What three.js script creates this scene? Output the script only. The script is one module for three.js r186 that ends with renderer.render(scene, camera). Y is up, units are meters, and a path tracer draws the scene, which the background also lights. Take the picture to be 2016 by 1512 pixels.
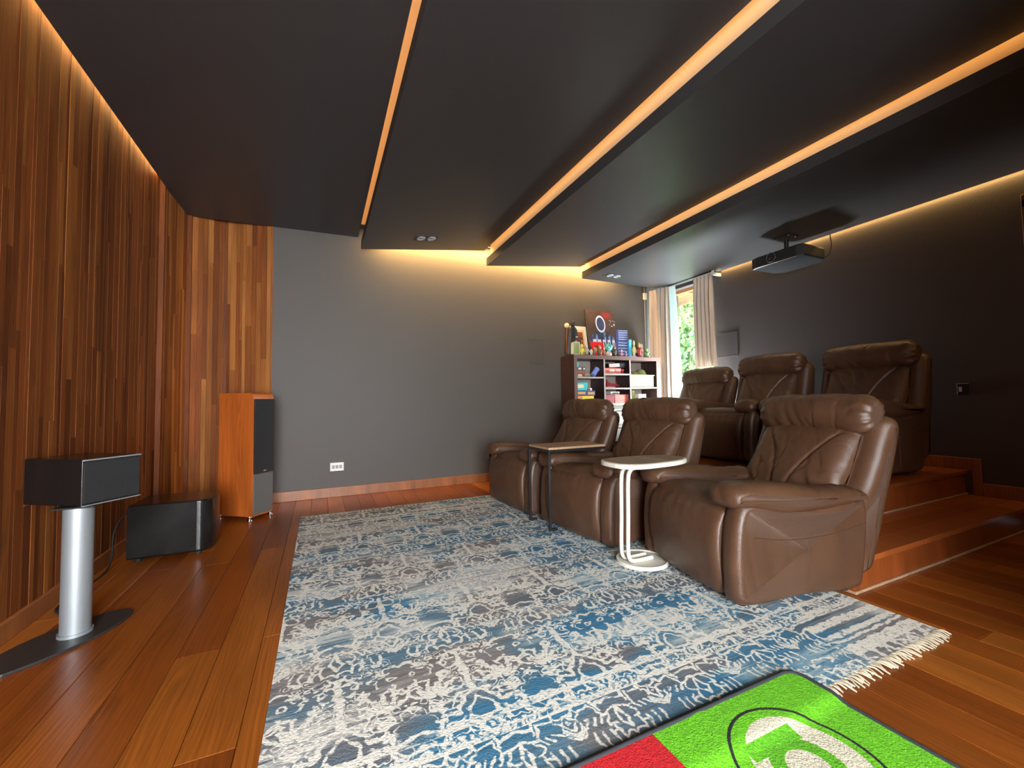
import * as THREE from 'three';
import { RoundedBoxGeometry } from 'three/addons/geometries/RoundedBoxGeometry.js';
import { mergeGeometries } from 'three/addons/utils/BufferGeometryUtils.js';
import { RectAreaLightUniformsLib } from 'three/addons/lights/RectAreaLightUniformsLib.js';

// ---------------------------------------------------------------- camera, sky, sun, daylight, exposure
const scene = new THREE.Scene();
const F = 818.28, EYE = new THREE.Vector3(0, 1, 0);               // focal length in pixels of a 2016 x 1512 frame
const YAW = 24.835 * Math.PI / 180, PITCH = 2.4675 * Math.PI / 180, ROLL = -0.85 * Math.PI / 180;
const camera = new THREE.PerspectiveCamera(2 * Math.atan(756 / F) * 180 / Math.PI, 2016 / 1512, 0.05, 80);
camera.position.copy(EYE);
camera.rotation.order = 'YXZ';
camera.rotation.set(PITCH, -YAW, ROLL);
camera.updateMatrixWorld(true);

RectAreaLightUniformsLib.init();
const renderer = new THREE.WebGLRenderer();
renderer.toneMapping = THREE.LinearToneMapping;
renderer.toneMappingExposure = 1.0;
renderer.shadowMap.enabled = true;

scene.background = new THREE.Color(0.66, 0.90, 1.0);               // bright hazy sky
scene.backgroundIntensity = 15.0;
const sun = new THREE.DirectionalLight(0xfff0d0, 14.0);
sun.position.set(-9.3, 8.3, -4.0); sun.target.position.set(7.5, 1.5, -6.0);
sun.castShadow = true;
Object.assign(sun.shadow.camera, { left: -10, right: 10, top: 10, bottom: -10, near: 0.5, far: 40 });
scene.add(sun, sun.target);

function rectLight(name, w, h, pos, look, color, intensity) {
  const l = new THREE.RectAreaLight(color, intensity, w, h);
  l.name = name; l.position.set(...pos); l.lookAt(...look); l.castShadow = true; scene.add(l); return l;
}
const ROOM = { xl: -1.235, xr: 4.93, zf: -4.95, zn: 2.4, top: 3.0 };
// daylight of the glazed door in the wall behind the photographer
rectLight('garden_door_daylight', 1.7, 2.1, [-0.2, 1.2, ROOM.zn - 0.1], [-0.2, -1.3, -2.7], new THREE.Color(0.97, 0.98, 1.0), 45);
// added lamp low inside the window, standing in for daylight thrown onto the ceiling
rectLight('added_window_light', 0.50, 0.52, [4.99, 0.74, -4.31], [4.79, 1.54, -4.25], new THREE.Color(0.86, 0.95, 1.0), 560);

const WARM = new THREE.Color(1.0, 0.60, 0.20);
const LED = { wood: 38, cove: [11, 7.5, 12], back: 80, grey: 520 };            // strip brightness

// ---------------------------------------------------------------- helpers
let seed = 20240611;
const rnd = () => { seed = (seed + 0x6d2b79f5) | 0; let t = Math.imul(seed ^ (seed >>> 15), 1 | seed); t = (t + Math.imul(t ^ (t >>> 7), 61 | t)) ^ t; return ((t ^ (t >>> 14)) >>> 0) / 4294967296; };
const rr = (a, b) => a + (b - a) * rnd();
const pick = (a) => a[Math.floor(rnd() * a.length)];
const clamp = (x, a = 0, b = 1) => Math.min(b, Math.max(a, x));
const lerp = (a, b, t) => a + (b - a) * t;
const smooth = (a, b, x) => { const t = clamp((x - a) / (b - a)); return t * t * (3 - 2 * t); };
const lin = (r, g, b) => new THREE.Color().setRGB(r, g, b);
const hash = (x, y) => { let h = Math.imul(x | 0, 374761393) + Math.imul(y | 0, 668265263); h = Math.imul(h ^ (h >>> 13), 1274126177); return ((h ^ (h >>> 16)) >>> 0) / 4294967296; };
function vnoise(x, y, px = 0, py = 0) {
  const xi = Math.floor(x), yi = Math.floor(y), fx = x - xi, fy = y - yi;
  const w = (v, p) => p ? ((v % p) + p) % p : v;
  const u = fx * fx * (3 - 2 * fx), v = fy * fy * (3 - 2 * fy);
  const a = hash(w(xi, px), w(yi, py)), b = hash(w(xi + 1, px), w(yi, py)), c = hash(w(xi, px), w(yi + 1, py)), d = hash(w(xi + 1, px), w(yi + 1, py));
  return lerp(lerp(a, b, u), lerp(c, d, u), v);
}
const fbm = (x, y, o = 4, px = 0, py = 0) => { let s = 0, a = 0.5, t = 0, k = 1; for (let i = 0; i < o; i++) { s += a * vnoise(x * k + i * 17 * (px ? 0 : 1), y * k, px * k, py * k); t += a; a *= 0.5; k *= 2; } return s / t; };

// a direction through a pixel of the photograph, met with a known plane
function rayOf(px, py) { return new THREE.Vector3((px - 1008) / F, -(py - 756) / F, -1).applyQuaternion(camera.quaternion); }
const onZ = (px, py, z) => { const d = rayOf(px, py); return d.multiplyScalar(z / d.z).add(EYE); };
const onX = (px, py, x) => { const d = rayOf(px, py); return d.multiplyScalar(x / d.x).add(EYE); };
const onY = (px, py, y = 0) => { const d = rayOf(px, py); return d.multiplyScalar((y - 1) / d.y).add(EYE); };

function texture(w, h, fn, { srgb = true, rx = 1, ry = 1 } = {}) {
  const d = new Uint8Array(w * h * 4);
  for (let y = 0; y < h; y++) for (let x = 0; x < w; x++) {
    const c = fn(x / w, y / h, x, y), o = (y * w + x) * 4;
    const [r, g, b] = typeof c === 'number' ? [c, c, c] : c;
    d[o] = clamp(r) * 255; d[o + 1] = clamp(g) * 255; d[o + 2] = clamp(b) * 255; d[o + 3] = 255;
  }
  const t = new THREE.DataTexture(d, w, h);
  t.wrapS = t.wrapT = THREE.RepeatWrapping; t.magFilter = THREE.LinearFilter; t.minFilter = THREE.LinearMipmapLinearFilter; t.generateMipmaps = true;
  if (srgb) t.colorSpace = THREE.SRGBColorSpace;
  t.repeat.set(rx, ry); t.needsUpdate = true; return t;
}
const mat = (color, roughness = 0.7, more = {}) => new THREE.MeshPhysicalMaterial({ color: Array.isArray(color) ? lin(...color) : color, roughness, ...more });

const taken = {};
const numbered = (n) => { const k = taken[n] = (taken[n] ?? -1) + 1; return k ? n + '_' + String(k).padStart(3, '0') : n; };
function mesh(name, geo, m, parent) {
  const o = new THREE.Mesh(geo, m); o.name = parent ? name : numbered(name);
  o.castShadow = o.receiveShadow = true; (parent || scene).add(o); return o;
}
function group(name, pos = [0, 0, 0], turn = 0, parent) {
  const o = new THREE.Group(); o.name = parent ? name : numbered(name); o.position.set(...pos); o.rotation.y = turn; (parent || scene).add(o); return o;
}
function tag(o, label, category, grp, kind) {
  if (label) o.userData.label = label; if (category) o.userData.category = category;
  if (grp) o.userData.group = grp; if (kind) o.userData.kind = kind; return o;
}
const structure = (o, label) => { o.userData.kind = 'structure'; if (label) o.userData.label = label; return o; };
function copyOf(src, pos, turn, label) {
  const c = src.clone(); c.name = numbered(src.name.replace(/_\d{3}$/, '')); c.position.set(...pos); c.rotation.y = turn; c.userData = { ...src.userData };
  if (label) c.userData.label = label; scene.add(c); return c;
}
// box by its two corners, optionally rounded
function boxG(x0, x1, y0, y1, z0, z1, r = 0) {
  const w = x1 - x0, h = y1 - y0, d = z1 - z0;
  const g = r ? new RoundedBoxGeometry(w, h, d, 2, Math.min(r, w / 2.01, h / 2.01, d / 2.01)) : new THREE.BoxGeometry(w, h, d);
  g.translate((x0 + x1) / 2, (y0 + y1) / 2, (z0 + z1) / 2);
  return metric(g);
}
// uv in metres from the dominant direction of each vertex normal
function metric(g, s = 1, ou = 0, ov = 0) {
  const p = g.attributes.position, n = g.attributes.normal, uv = new Float32Array(p.count * 2);
  for (let i = 0; i < p.count; i++) {
    const ax = Math.abs(n.getX(i)), ay = Math.abs(n.getY(i)), az = Math.abs(n.getZ(i));
    const [a, b] = ay >= ax && ay >= az ? [p.getX(i), p.getZ(i)] : ax >= az ? [p.getZ(i), p.getY(i)] : [p.getX(i), p.getY(i)];
    uv[i * 2] = a * s + ou; uv[i * 2 + 1] = b * s + ov;
  }
  g.setAttribute('uv', new THREE.BufferAttribute(uv, 2)); return g;
}
const plain = (g) => { g = g.index ? g.toNonIndexed() : g; return g; };
const merge = (list) => mergeGeometries(list.map((g) => { const k = plain(g); for (const a of Object.keys(k.attributes)) if (!['position', 'normal', 'uv'].includes(a)) k.deleteAttribute(a); return k; }));
function tubeG(points, radius, seg = 24, sides = 8, closed = false) {
  return new THREE.TubeGeometry(new THREE.CatmullRomCurve3(points.map((p) => new THREE.Vector3(...p)), closed, 'catmullrom', 0.5), seg, radius, sides, closed);
}
const cyl = (r0, r1, h, x, y, z, n = 24) => new THREE.CylinderGeometry(r0, r1, h, n).translate(x, y, z);
const ball = (r, x, y, z, sx = 1, sy = 1, sz = 1) => new THREE.SphereGeometry(r, 16, 12).scale(sx, sy, sz).translate(x, y, z);
// slab between floor-plan corners (x, z), from y0 to y1
function slabG(pts, y0, y1, bevel = 0) {
  const s = new THREE.Shape(pts.map(([x, z]) => new THREE.Vector2(x, -z)));
  const g = new THREE.ExtrudeGeometry(s, { depth: y1 - y0 - 2 * bevel, bevelEnabled: bevel > 0, bevelSize: bevel, bevelThickness: bevel, bevelSegments: 2, curveSegments: 24 });
  g.rotateX(-Math.PI / 2).translate(0, y0 + bevel, 0); return metric(g);
}

// upholstery: a closed side profile (x, y) carried across z, its ends rolled in, with a crown and folds
function puff(profile, z0, z1, { roll = 0.05, inset = 0.05, n = 60, m = 22, crown = 0, fold = null } = {}) {
  const curve = new THREE.CatmullRomCurve3(profile.map(([x, y]) => new THREE.Vector3(x, y, 0)), true, 'centripetal');
  let P = curve.getSpacedPoints(n).slice(0, n), area = 0;
  P.forEach((p, i) => { const q = P[(i + 1) % n]; area += p.x * q.y - q.x * p.y; });
  if (area < 0) P.reverse();
  const N = P.map((p, i) => { const a = P[(i + n - 1) % n], b = P[(i + 1) % n]; return new THREE.Vector2(b.y - a.y, a.x - b.x).normalize(); });
  const S = [], K = 6;
  for (let k = 0; k <= K; k++) { const t = k / K * Math.PI / 2; S.push([z0 + roll * (1 - Math.cos(t)), inset * (1 - Math.sin(t))]); }
  for (let k = 1; k < m; k++) S.push([lerp(z0 + roll, z1 - roll, k / m), 0]);
  for (let k = K; k >= 0; k--) { const t = k / K * Math.PI / 2; S.push([z1 - roll * (1 - Math.cos(t)), inset * (1 - Math.sin(t))]); }
  const pos = [], uv = [], idx = [], mid = (z0 + z1) / 2, half = (z1 - z0) / 2;
  const L = [0]; for (let i = 1; i <= n; i++) L.push(L[i - 1] + P[i % n].distanceTo(P[i - 1]));
  for (const [z, d] of S) {
    const s = (z - mid) / half;
    for (let i = 0; i <= n; i++) {
      const p = P[i % n], q = N[i % n];
      let o = -d + crown * (1 - s * s);
      if (fold) o += fold(p.x, p.y, z, s, q) * (1 - d / (inset + 1e-6) * 0.8);
      pos.push(p.x + q.x * o, p.y + q.y * o, z); uv.push(L[i], z);
    }
  }
  const row = n + 1;
  for (let a = 0; a < S.length - 1; a++) for (let i = 0; i < n; i++) { const A = a * row + i, B = A + 1, C = A + row, D = C + 1; idx.push(A, B, C, B, D, C); }
  for (const [a, flip] of [[0, true], [S.length - 1, false]]) {
    let cx = 0, cy = 0; for (let i = 0; i < n; i++) { cx += pos[(a * row + i) * 3]; cy += pos[(a * row + i) * 3 + 1]; }
    const c = pos.length / 3; pos.push(cx / n, cy / n, S[a][0]); uv.push(0, 0);
    for (let i = 0; i < n; i++) { const A = a * row + i, B = A + 1; flip ? idx.push(c, B, A) : idx.push(c, A, B); }
  }
  const g = new THREE.BufferGeometry();
  g.setAttribute('position', new THREE.Float32BufferAttribute(pos, 3)); g.setAttribute('uv', new THREE.Float32BufferAttribute(uv, 2)); g.setIndex(idx);
  g.computeVertexNormals();
  // close the shading seam along the profile
  const nn = g.attributes.normal;
  for (let a = 0; a < S.length; a++) {
    const i = a * row, j = i + n, v = new THREE.Vector3(nn.getX(i) + nn.getX(j), nn.getY(i) + nn.getY(j), nn.getZ(i) + nn.getZ(j)).normalize();
    nn.setXYZ(i, v.x, v.y, v.z); nn.setXYZ(j, v.x, v.y, v.z);
  }
  return g;
}

// ---------------------------------------------------------------- surfaces
// grain runs along v; one repeat is 0.5 m across and 2 m along
const grain = texture(512, 1024, (u, v) => {
  const w = fbm(u * 6, v * 3, 3, 6, 3), ring = 0.5 + 0.5 * Math.sin((u * 26 + w * 5) * Math.PI * 2);
  const fine = fbm(u * 160, v * 10, 3, 160, 10), broad = fbm(u * 8, v * 4, 3, 8, 4);
  const k = 0.68 + 0.10 * ring * (0.3 + w) + 0.20 * fine + 0.20 * (broad - 0.5);
  return [k, k * (0.97 + 0.03 * fine), k * (0.94 + 0.06 * fine)];
}, { rx: 2, ry: 0.5 });
const grainBump = texture(256, 512, (u, v) => fbm(u * 90, v * 6, 3, 90, 6), { srgb: false, rx: 2, ry: 0.5 });
const leatherBump = texture(512, 512, (u, v) => { let m = 9; for (let k = 0; k < 1; k++) { const X = u * 60, Y = v * 60, xi = Math.floor(X), yi = Math.floor(Y); for (let a = -1; a <= 1; a++) for (let b = -1; b <= 1; b++) { const gx = (xi + a + 60) % 60, gy = (yi + b + 60) % 60; const dx = xi + a + hash(gx, gy) - X, dy = yi + b + hash(gy + 91, gx) - Y; m = Math.min(m, dx * dx + dy * dy); } } return 0.7 * (1 - Math.min(1, m * 1.6)) + 0.3 * fbm(u * 10, v * 10, 4, 10, 10); }, { srgb: false, rx: 7, ry: 7 });
const leatherTone = texture(256, 256, (u, v) => { const k = 0.86 + 0.2 * (fbm(u * 6, v * 6, 4, 6, 6) - 0.5); return [k, k, k]; }, { rx: 1.3, ry: 1.3 });
const paintBump = texture(256, 256, (u, v) => fbm(u * 60, v * 60, 3, 60, 60), { srgb: false, rx: 2, ry: 2 });
const weave = texture(128, 128, (u, v) => 0.5 + 0.25 * Math.sin(u * Math.PI * 64) + 0.25 * Math.sin(v * Math.PI * 64), { srgb: false, rx: 8, ry: 8 });

const wood = (c, rough = 0.42, more = {}) => mat(c, rough, { map: grain, bumpMap: grainBump, bumpScale: 0.0004, ...more });
const M = {
  greyPaint: mat([0.070, 0.060, 0.051], 0.62, { bumpMap: paintBump, bumpScale: 0.0004 }),
  backPaint: mat([0.060, 0.050, 0.049], 0.6, { bumpMap: paintBump, bumpScale: 0.0004 }),
  panelPaint: mat([0.033, 0.032, 0.033], 0.42, { bumpMap: paintBump, bumpScale: 0.0003 }),
  slab: mat([0.03, 0.028, 0.027], 0.8),
  coveBoard: mat([0.66, 0.44, 0.25], 0.6),
  floorPlank: [[0.40, 0.128, 0.022], [0.35, 0.106, 0.018], [0.30, 0.085, 0.014], [0.45, 0.152, 0.028], [0.27, 0.072, 0.012]].map(([r, g, b]) => wood([r, g * 0.9, b * 0.7], 0.30, { specularIntensity: 0.75 })),
  subfloor: mat([0.03, 0.012, 0.006], 0.9),
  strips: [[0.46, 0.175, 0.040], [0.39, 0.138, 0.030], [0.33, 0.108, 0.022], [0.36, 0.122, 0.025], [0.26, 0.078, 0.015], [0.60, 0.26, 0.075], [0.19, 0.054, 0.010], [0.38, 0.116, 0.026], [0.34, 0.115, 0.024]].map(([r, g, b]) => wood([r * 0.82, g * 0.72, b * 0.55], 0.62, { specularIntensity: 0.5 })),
  base: wood([0.42, 0.140, 0.040], 0.4),
  stair: wood([0.36, 0.090, 0.020], 0.3), nosing: wood([0.42, 0.11, 0.026], 0.28), bead: wood([0.62, 0.40, 0.25], 0.45),
  leather: mat([0.106, 0.050, 0.026], 0.33, { map: leatherTone, bumpMap: leatherBump, bumpScale: 0.0006, specularIntensity: 0.9 }),
  seam: mat([0.055, 0.026, 0.016], 0.5),
  black: mat([0.012, 0.012, 0.013], 0.35), blackMatt: mat([0.010, 0.010, 0.011], 0.8), gloss: mat([0.008, 0.007, 0.007], 0.2, { specularIntensity: 0.8 }),
  silver: mat([0.30, 0.32, 0.335], 0.5, { metalness: 0.6 }), chrome: mat([0.75, 0.75, 0.75], 0.15, { metalness: 1 }),
  white: mat([0.66, 0.63, 0.54], 0.5), cream: mat([0.70, 0.62, 0.46], 0.5),
  plastic: mat([0.66, 0.64, 0.60], 0.4), darkGrey: mat([0.05, 0.05, 0.05], 0.5),
  glass: mat([1, 1, 1], 0.02, { transmission: 1, thickness: 0, ior: 1.5, transparent: true }),
  led: new THREE.MeshStandardMaterial({ color: 0x222222, emissive: WARM, emissiveIntensity: 3.0 }),
};
// ---------------------------------------------------------------- room shell
const T = 0.25, { xl, xr, zf, zn, top } = ROOM;
// floor: sub-floor slab with planks laid on it, running towards the grey wall
{
  const floor = structure(group('floor'), 'glossy red-brown hardwood plank floor');
  mesh('floor_base', boxG(xl - T, xr + T, -0.12, -0.018, zf - T - 0.2, zn + T), M.subfloor, floor);
  const W = 0.148, gap = 0.0016, rows = Math.ceil((xr - xl + 0.02) / W);
  for (let r = 0; r < rows; r++) {
    const x0 = xl - 0.02 + r * W, x1 = Math.min(x0 + W, xr);
    let z = zf - 0.1 - rr(0, 1.4);
    while (z < zn) {
      const len = rr(1.25, 2.3), a = Math.max(z, zf - 0.1), b = Math.min(z + len, zn); z += len;
      if (b - a < 0.05) continue;
      const hx = (x1 - x0) / 2 - gap / 2, hz = (b - a) / 2 - gap / 2, c = 0.0016, yt = rr(-0.0003, 0.0003), pos = [], nor = [];
      // chamfered plank: bottom ring, shoulder ring, top ring
      const ring = (ix, y) => [[-hx + ix, y, hz - ix], [hx - ix, y, hz - ix], [hx - ix, y, -hz + ix], [-hx + ix, y, -hz + ix]];
      const R = [ring(0, -0.018), ring(0, yt - c), ring(c, yt)], idx = [];
      R.flat().forEach((v) => pos.push(...v));
      for (let k = 0; k < 2; k++) for (let i = 0; i < 4; i++) { const A = k * 4 + i, B = k * 4 + (i + 1) % 4; idx.push(A, B, A + 4, B, B + 4, A + 4); }
      idx.push(8, 9, 10, 8, 10, 11);
      let g = new THREE.BufferGeometry(); g.setAttribute('position', new THREE.Float32BufferAttribute(pos, 3)); g.setIndex(idx);
      g = g.toNonIndexed(); g.computeVertexNormals(); metric(g, 1, rr(0, 0.5), rr(0, 2));
      g.translate((x0 + x1) / 2, 0, (a + b) / 2);
      mesh('plank', g, pick(M.floorPlank), floor);
    }
  }
}
// timber wall: narrow vertical strips on backing walls, in four runs
const woodRuns = [
  { a: [xl, -1.9], b: [xl, -4.36] }, { a: [xl + 0.035, -4.36], b: [xl + 0.06, -4.93] },
  { a: [xl + 0.085, -4.95], b: [-0.885, -5.075] }, { a: [-0.885, -5.075], b: [-0.462, -4.955] },
];
{
  const wall = structure(group('wall_left'), 'wall clad in narrow vertical timber strips of many browns');
  mesh('wall_backing', boxG(xl - T, xl - 0.03, 0, top + 0.1, zf - T - 0.2, zn + T), M.slab, wall);
  mesh('wall_backing', slabG([[xl - 0.03, -4.36], [xl + 0.02, -4.36], [xl + 0.04, -4.95], [-0.885, -5.095], [-0.47, -4.975], [-0.47, -5.2], [xl - 0.03, -5.2]], 0, top + 0.1), M.slab, wall);
  const TOP = 2.97;
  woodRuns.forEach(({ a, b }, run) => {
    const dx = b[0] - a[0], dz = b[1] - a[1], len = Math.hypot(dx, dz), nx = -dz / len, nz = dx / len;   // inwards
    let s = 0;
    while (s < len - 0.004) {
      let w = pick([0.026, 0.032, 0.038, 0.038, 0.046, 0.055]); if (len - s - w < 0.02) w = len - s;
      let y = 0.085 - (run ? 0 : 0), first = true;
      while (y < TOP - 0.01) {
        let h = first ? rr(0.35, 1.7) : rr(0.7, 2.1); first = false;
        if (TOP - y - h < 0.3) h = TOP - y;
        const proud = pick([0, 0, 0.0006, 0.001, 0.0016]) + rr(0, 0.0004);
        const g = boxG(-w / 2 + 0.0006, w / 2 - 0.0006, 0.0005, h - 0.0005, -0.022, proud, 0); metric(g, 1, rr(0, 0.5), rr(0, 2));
        const o = mesh('strip', g, M.strips[pick(run ? [0, 0, 1, 2, 3, 4, 5, 5, 7, 8] : [1, 2, 3, 4, 6, 7, 8, 0, 2, 4])], wall);  // facets picked paler, flat run darker: part wood tone, part painted light
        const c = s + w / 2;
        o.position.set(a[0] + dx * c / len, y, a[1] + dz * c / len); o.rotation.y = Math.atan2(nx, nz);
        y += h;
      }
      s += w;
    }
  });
  for (const [x0, x1, z0, z1] of [[xl - 0.02, xl + 0.0365, -4.376, -4.3595], [xl + 0.03, xl + 0.094, -4.968, -4.924], [-0.90, -0.868, -5.085, -5.066]]) mesh('corner_strip', boxG(x0, x1, 0.085, TOP, z0, z1, 0.001), M.strips[4], wall);
  // the same cladding beyond the left edge of the picture, too far round to show
  const rest = [];
  for (let z = -1.9; z < zn; z += 0.11) rest.push(boxG(xl - 0.025, xl + rr(0, 0.008), 0.085, 2.97, z, z + 0.109));
  tag(mesh('strip_cladding', merge(rest), M.strips[2], wall), null, null, null, 'stuff');
}
const baseLeft = structure(mesh('baseboard_left', merge([boxG(xl - 0.02, xl + 0.018, 0, 0.088, -4.36, zn, 0.004), boxG(xl - 0.02, xl + 0.07, 0, 0.088, -4.95, -4.36, 0.004)]), M.base), 'wooden skirting under the timber strip wall');

// grey far wall, back wall with the window opening, near wall with the garden door opening, right of the steps a door
structure(mesh('wall_far', boxG(-0.468, xr + T, 0, top + 0.1, zf - T, zf), M.greyPaint), 'plain charcoal grey painted wall');
structure(mesh('baseboard_far', boxG(-0.462, xr, 0, 0.104, zf - 0.005, zf + 0.018, 0.004), M.base), 'orange-brown wooden skirting under the grey wall');
structure(mesh('trim_1', boxG(-0.470, -0.452, 0.1, 2.97, zf - 0.01, zf + 0.012, 0.003), M.strips[1]), 'thin wooden edge strip where timber meets the grey wall');
const WIN = { z0: -4.84, z1: -4.02, y0: 0.42, y1: 2.68 };
structure(mesh('wall_back', merge([
  boxG(xr, xr + T, 0, top + 0.1, zf - T, WIN.z0), boxG(xr, xr + T, 0, WIN.y0, WIN.z0, WIN.z1), boxG(xr, xr + T, WIN.y1, top + 0.1, WIN.z0, WIN.z1), boxG(xr, xr + T, 0, top + 0.1, WIN.z1, -1.16),
  boxG(xr, xr + T, 2.5, top + 0.1, -1.16, -0.2), boxG(xr, xr + T, 0, top + 0.1, -0.2, zn + T)]), M.backPaint), 'dark brown-black painted wall behind the rear seats');
const GD = { x0: -1.1, x1: 0.7, y0: 0.05, y1: 2.25 };
structure(mesh('wall_near', merge([
  boxG(xl - T, GD.x0, 0, top + 0.1, zn, zn + T), boxG(GD.x1, xr + T, 0, top + 0.1, zn, zn + T), boxG(GD.x0, GD.x1, GD.y1, top + 0.1, zn, zn + T), boxG(GD.x0, GD.x1, 0, GD.y0, zn, zn + T)]), M.backPaint), 'dark painted wall with the glazed garden door');
structure(mesh('wall_right', boxG(1.95, 1.95 + T, 0, top + 0.1, 0.12, zn), M.backPaint), 'short dark partition beside the garden door');
{
  const w = structure(group('window_2'), 'glazed garden door facing the timber wall end of the room');
  mesh('window_frame', merge([boxG(GD.x0, GD.x0 + 0.06, GD.y0, GD.y1, zn + 0.08, zn + 0.16), boxG(GD.x1 - 0.06, GD.x1, GD.y0, GD.y1, zn + 0.08, zn + 0.16), boxG(GD.x0, GD.x1, GD.y1 - 0.06, GD.y1, zn + 0.08, zn + 0.16), boxG(GD.x0, GD.x1, GD.y0, GD.y0 + 0.06, zn + 0.08, zn + 0.16), boxG(-0.23, -0.17, GD.y0, GD.y1, zn + 0.08, zn + 0.16)]), M.base, w);
  for (const [a, b] of [[GD.x0 + 0.06, -0.23], [-0.17, GD.x1 - 0.06]]) mesh('pane', boxG(a, b, GD.y0 + 0.06, GD.y1 - 0.06, zn + 0.115, zn + 0.12), M.glass, w);
}
{
  const d = structure(group('door_1'), 'dark wooden door in the back wall beside the steps');
  mesh('door_leaf', boxG(xr + 0.08, xr + 0.12, 0.0, 2.5, -1.1, -0.2, 0.003), wood([0.09, 0.034, 0.014], 0.5), d);
  mesh('door_casing', merge([boxG(xr - 0.02, xr + 0.1, 0.0, 2.5, -1.2, -1.1, 0.004), boxG(xr - 0.02, xr + 0.1, 0, 2.5, -0.2, -0.1, 0.004), boxG(xr - 0.02, xr + 0.1, 2.44, 2.54, -1.2, -0.1, 0.004)]), wood([0.20, 0.085, 0.035], 0.5), d);
  mesh('door_handle', merge([cyl(0.01, 0.01, 0.06, 0, 0, 0, 12).rotateZ(Math.PI / 2).translate(xr + 0.05, 1.0, -0.3), cyl(0.01, 0.01, 0.12, 0, 0, 0, 12).rotateX(Math.PI / 2).translate(xr + 0.02, 1.0, -0.34)]), M.silver, d);
}
// ceiling: upper slab, then four hanging panels, the rear three stepping down towards the screen
const ceiling = structure(mesh('ceiling', boxG(xl - T, xr + T, top, top + 0.12, zf - T - 0.2, zn + T), M.slab), 'black upper ceiling above the hanging panels');
const zEnd = -4.80, PX = [0.41, 1.895, 3.33];
function panel(name, x0, y0, x1, y1, label, thick = 0.09, zA = zEnd) {
  // side profile in x-y: sloping underside, upright nose in front
  const s = new THREE.Shape([[x0, y0], [x1, y1], [x1, y1 + 0.035], [x0 + 0.06, y0 + 0.075], [x0 + 0.018, y0 + 0.072], [x0 + 0.018, y0 + thick], [x0, y0 + thick]].map(([x, y]) => new THREE.Vector2(x, y)));
  const g = new THREE.ExtrudeGeometry(s, { depth: zn - 0.3 - zA, bevelEnabled: true, bevelSize: 0.0025, bevelThickness: 0.0025, bevelSegments: 1 }); g.translate(0, 0, zA); metric(g);
  return tag(mesh(name, g, M.panelPaint), label, 'ceiling panel', 'hanging ceiling panels');
}
panel('ceiling_panel', -1.19, 2.868, 0.385, 2.90, 'flat black ceiling panel meeting the timber strip wall', 0.05, -4.945);
panel('ceiling_panel', PX[0], 2.715, 1.865, 2.905, 'tilted charcoal ceiling panel with a dark twin spotlight');
panel('ceiling_panel', PX[1], 2.715, 3.30, 2.878, 'tilted charcoal ceiling panel between two light coves and without any fitting');
panel('ceiling_panel', PX[2], 2.715, 4.86, 2.712, 'charcoal ceiling panel that carries the projector');
// each cove: a pale riser board behind the nose of a panel, with an LED strip lying on the panel
PX.forEach((x, k) => {
  const o = mesh('cove_board', merge([boxG(x + 0.045, x + 0.060, 2.795, top - 0.016, zEnd + 0.02, zn - 0.32, 0.002), boxG(x - 0.12, x + 0.060, top - 0.016, top - 0.002, zEnd + 0.02, zn - 0.32, 0.002)]), M.coveBoard);
  tag(o, ['pale cove board between the flat and the first tilted ceiling panel', 'pale cove board between the two tilted ceiling panels', 'pale cove board in front of the projector ceiling panel'][k], 'cove board', 'light cove boards');
  const s = mesh('led_strip', boxG(x - 0.046, x - 0.042, 2.955, 2.967, zEnd + 0.05, zn - 0.4), M.led);
  tag(s, ['glowing LED strip in the cove nearest to the timber wall', 'glowing LED strip in the middle ceiling cove', 'glowing LED strip in the cove before the projector panel'][k], 'light strip', 'cove light strips');
  rectLight('cove_light', zn - 0.4 - zEnd, 0.02, [x - 0.040, 2.961, (zEnd + zn - 0.4) / 2], [x + 0.045, 2.92, (zEnd + zn - 0.4) / 2], WARM, LED.cove[k]);
});
{
  const s = mesh('led_strip', boxG(xl + 0.022, xl + 0.034, 2.955, 2.959, -4.3, zn - 0.4), M.led);
  tag(s, 'glowing LED strip above the timber strip wall', 'light strip', 'cove light strips');
  rectLight('timber_wall_light', zn - 0.4 + 4.3, 0.016, [xl + 0.028, 2.952, (zn - 4.7) / 2], [xl + 0.02, 1, (zn - 4.7) / 2], WARM, LED.wood);
  const b = mesh('led_strip', boxG(xr - 0.03, xr - 0.018, 2.742, 2.746, -3.85, zn - 0.4), M.led);
  tag(b, 'glowing LED strip along the top of the dark back wall', 'light strip', 'cove light strips');
  rectLight('back_wall_light', zn - 0.4 + 3.85, 0.014, [xr - 0.024, 2.738, (zn - 4.25) / 2], [xr - 0.015, 1, (zn - 4.25) / 2], WARM, LED.back);
  const g = mesh('led_strip', boxG(0.6, 4.0, 2.965, 2.969, zf + 0.115, zf + 0.127), M.led);
  tag(g, 'glowing LED strip behind the panel ends above the grey wall', 'light strip', 'cove light strips');
  rectLight('grey_wall_light', 3.4, 0.02, [2.3, 2.96, zf + 0.12], [2.3, 2.5, zf - 0.05], WARM, LED.grey);
}
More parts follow.
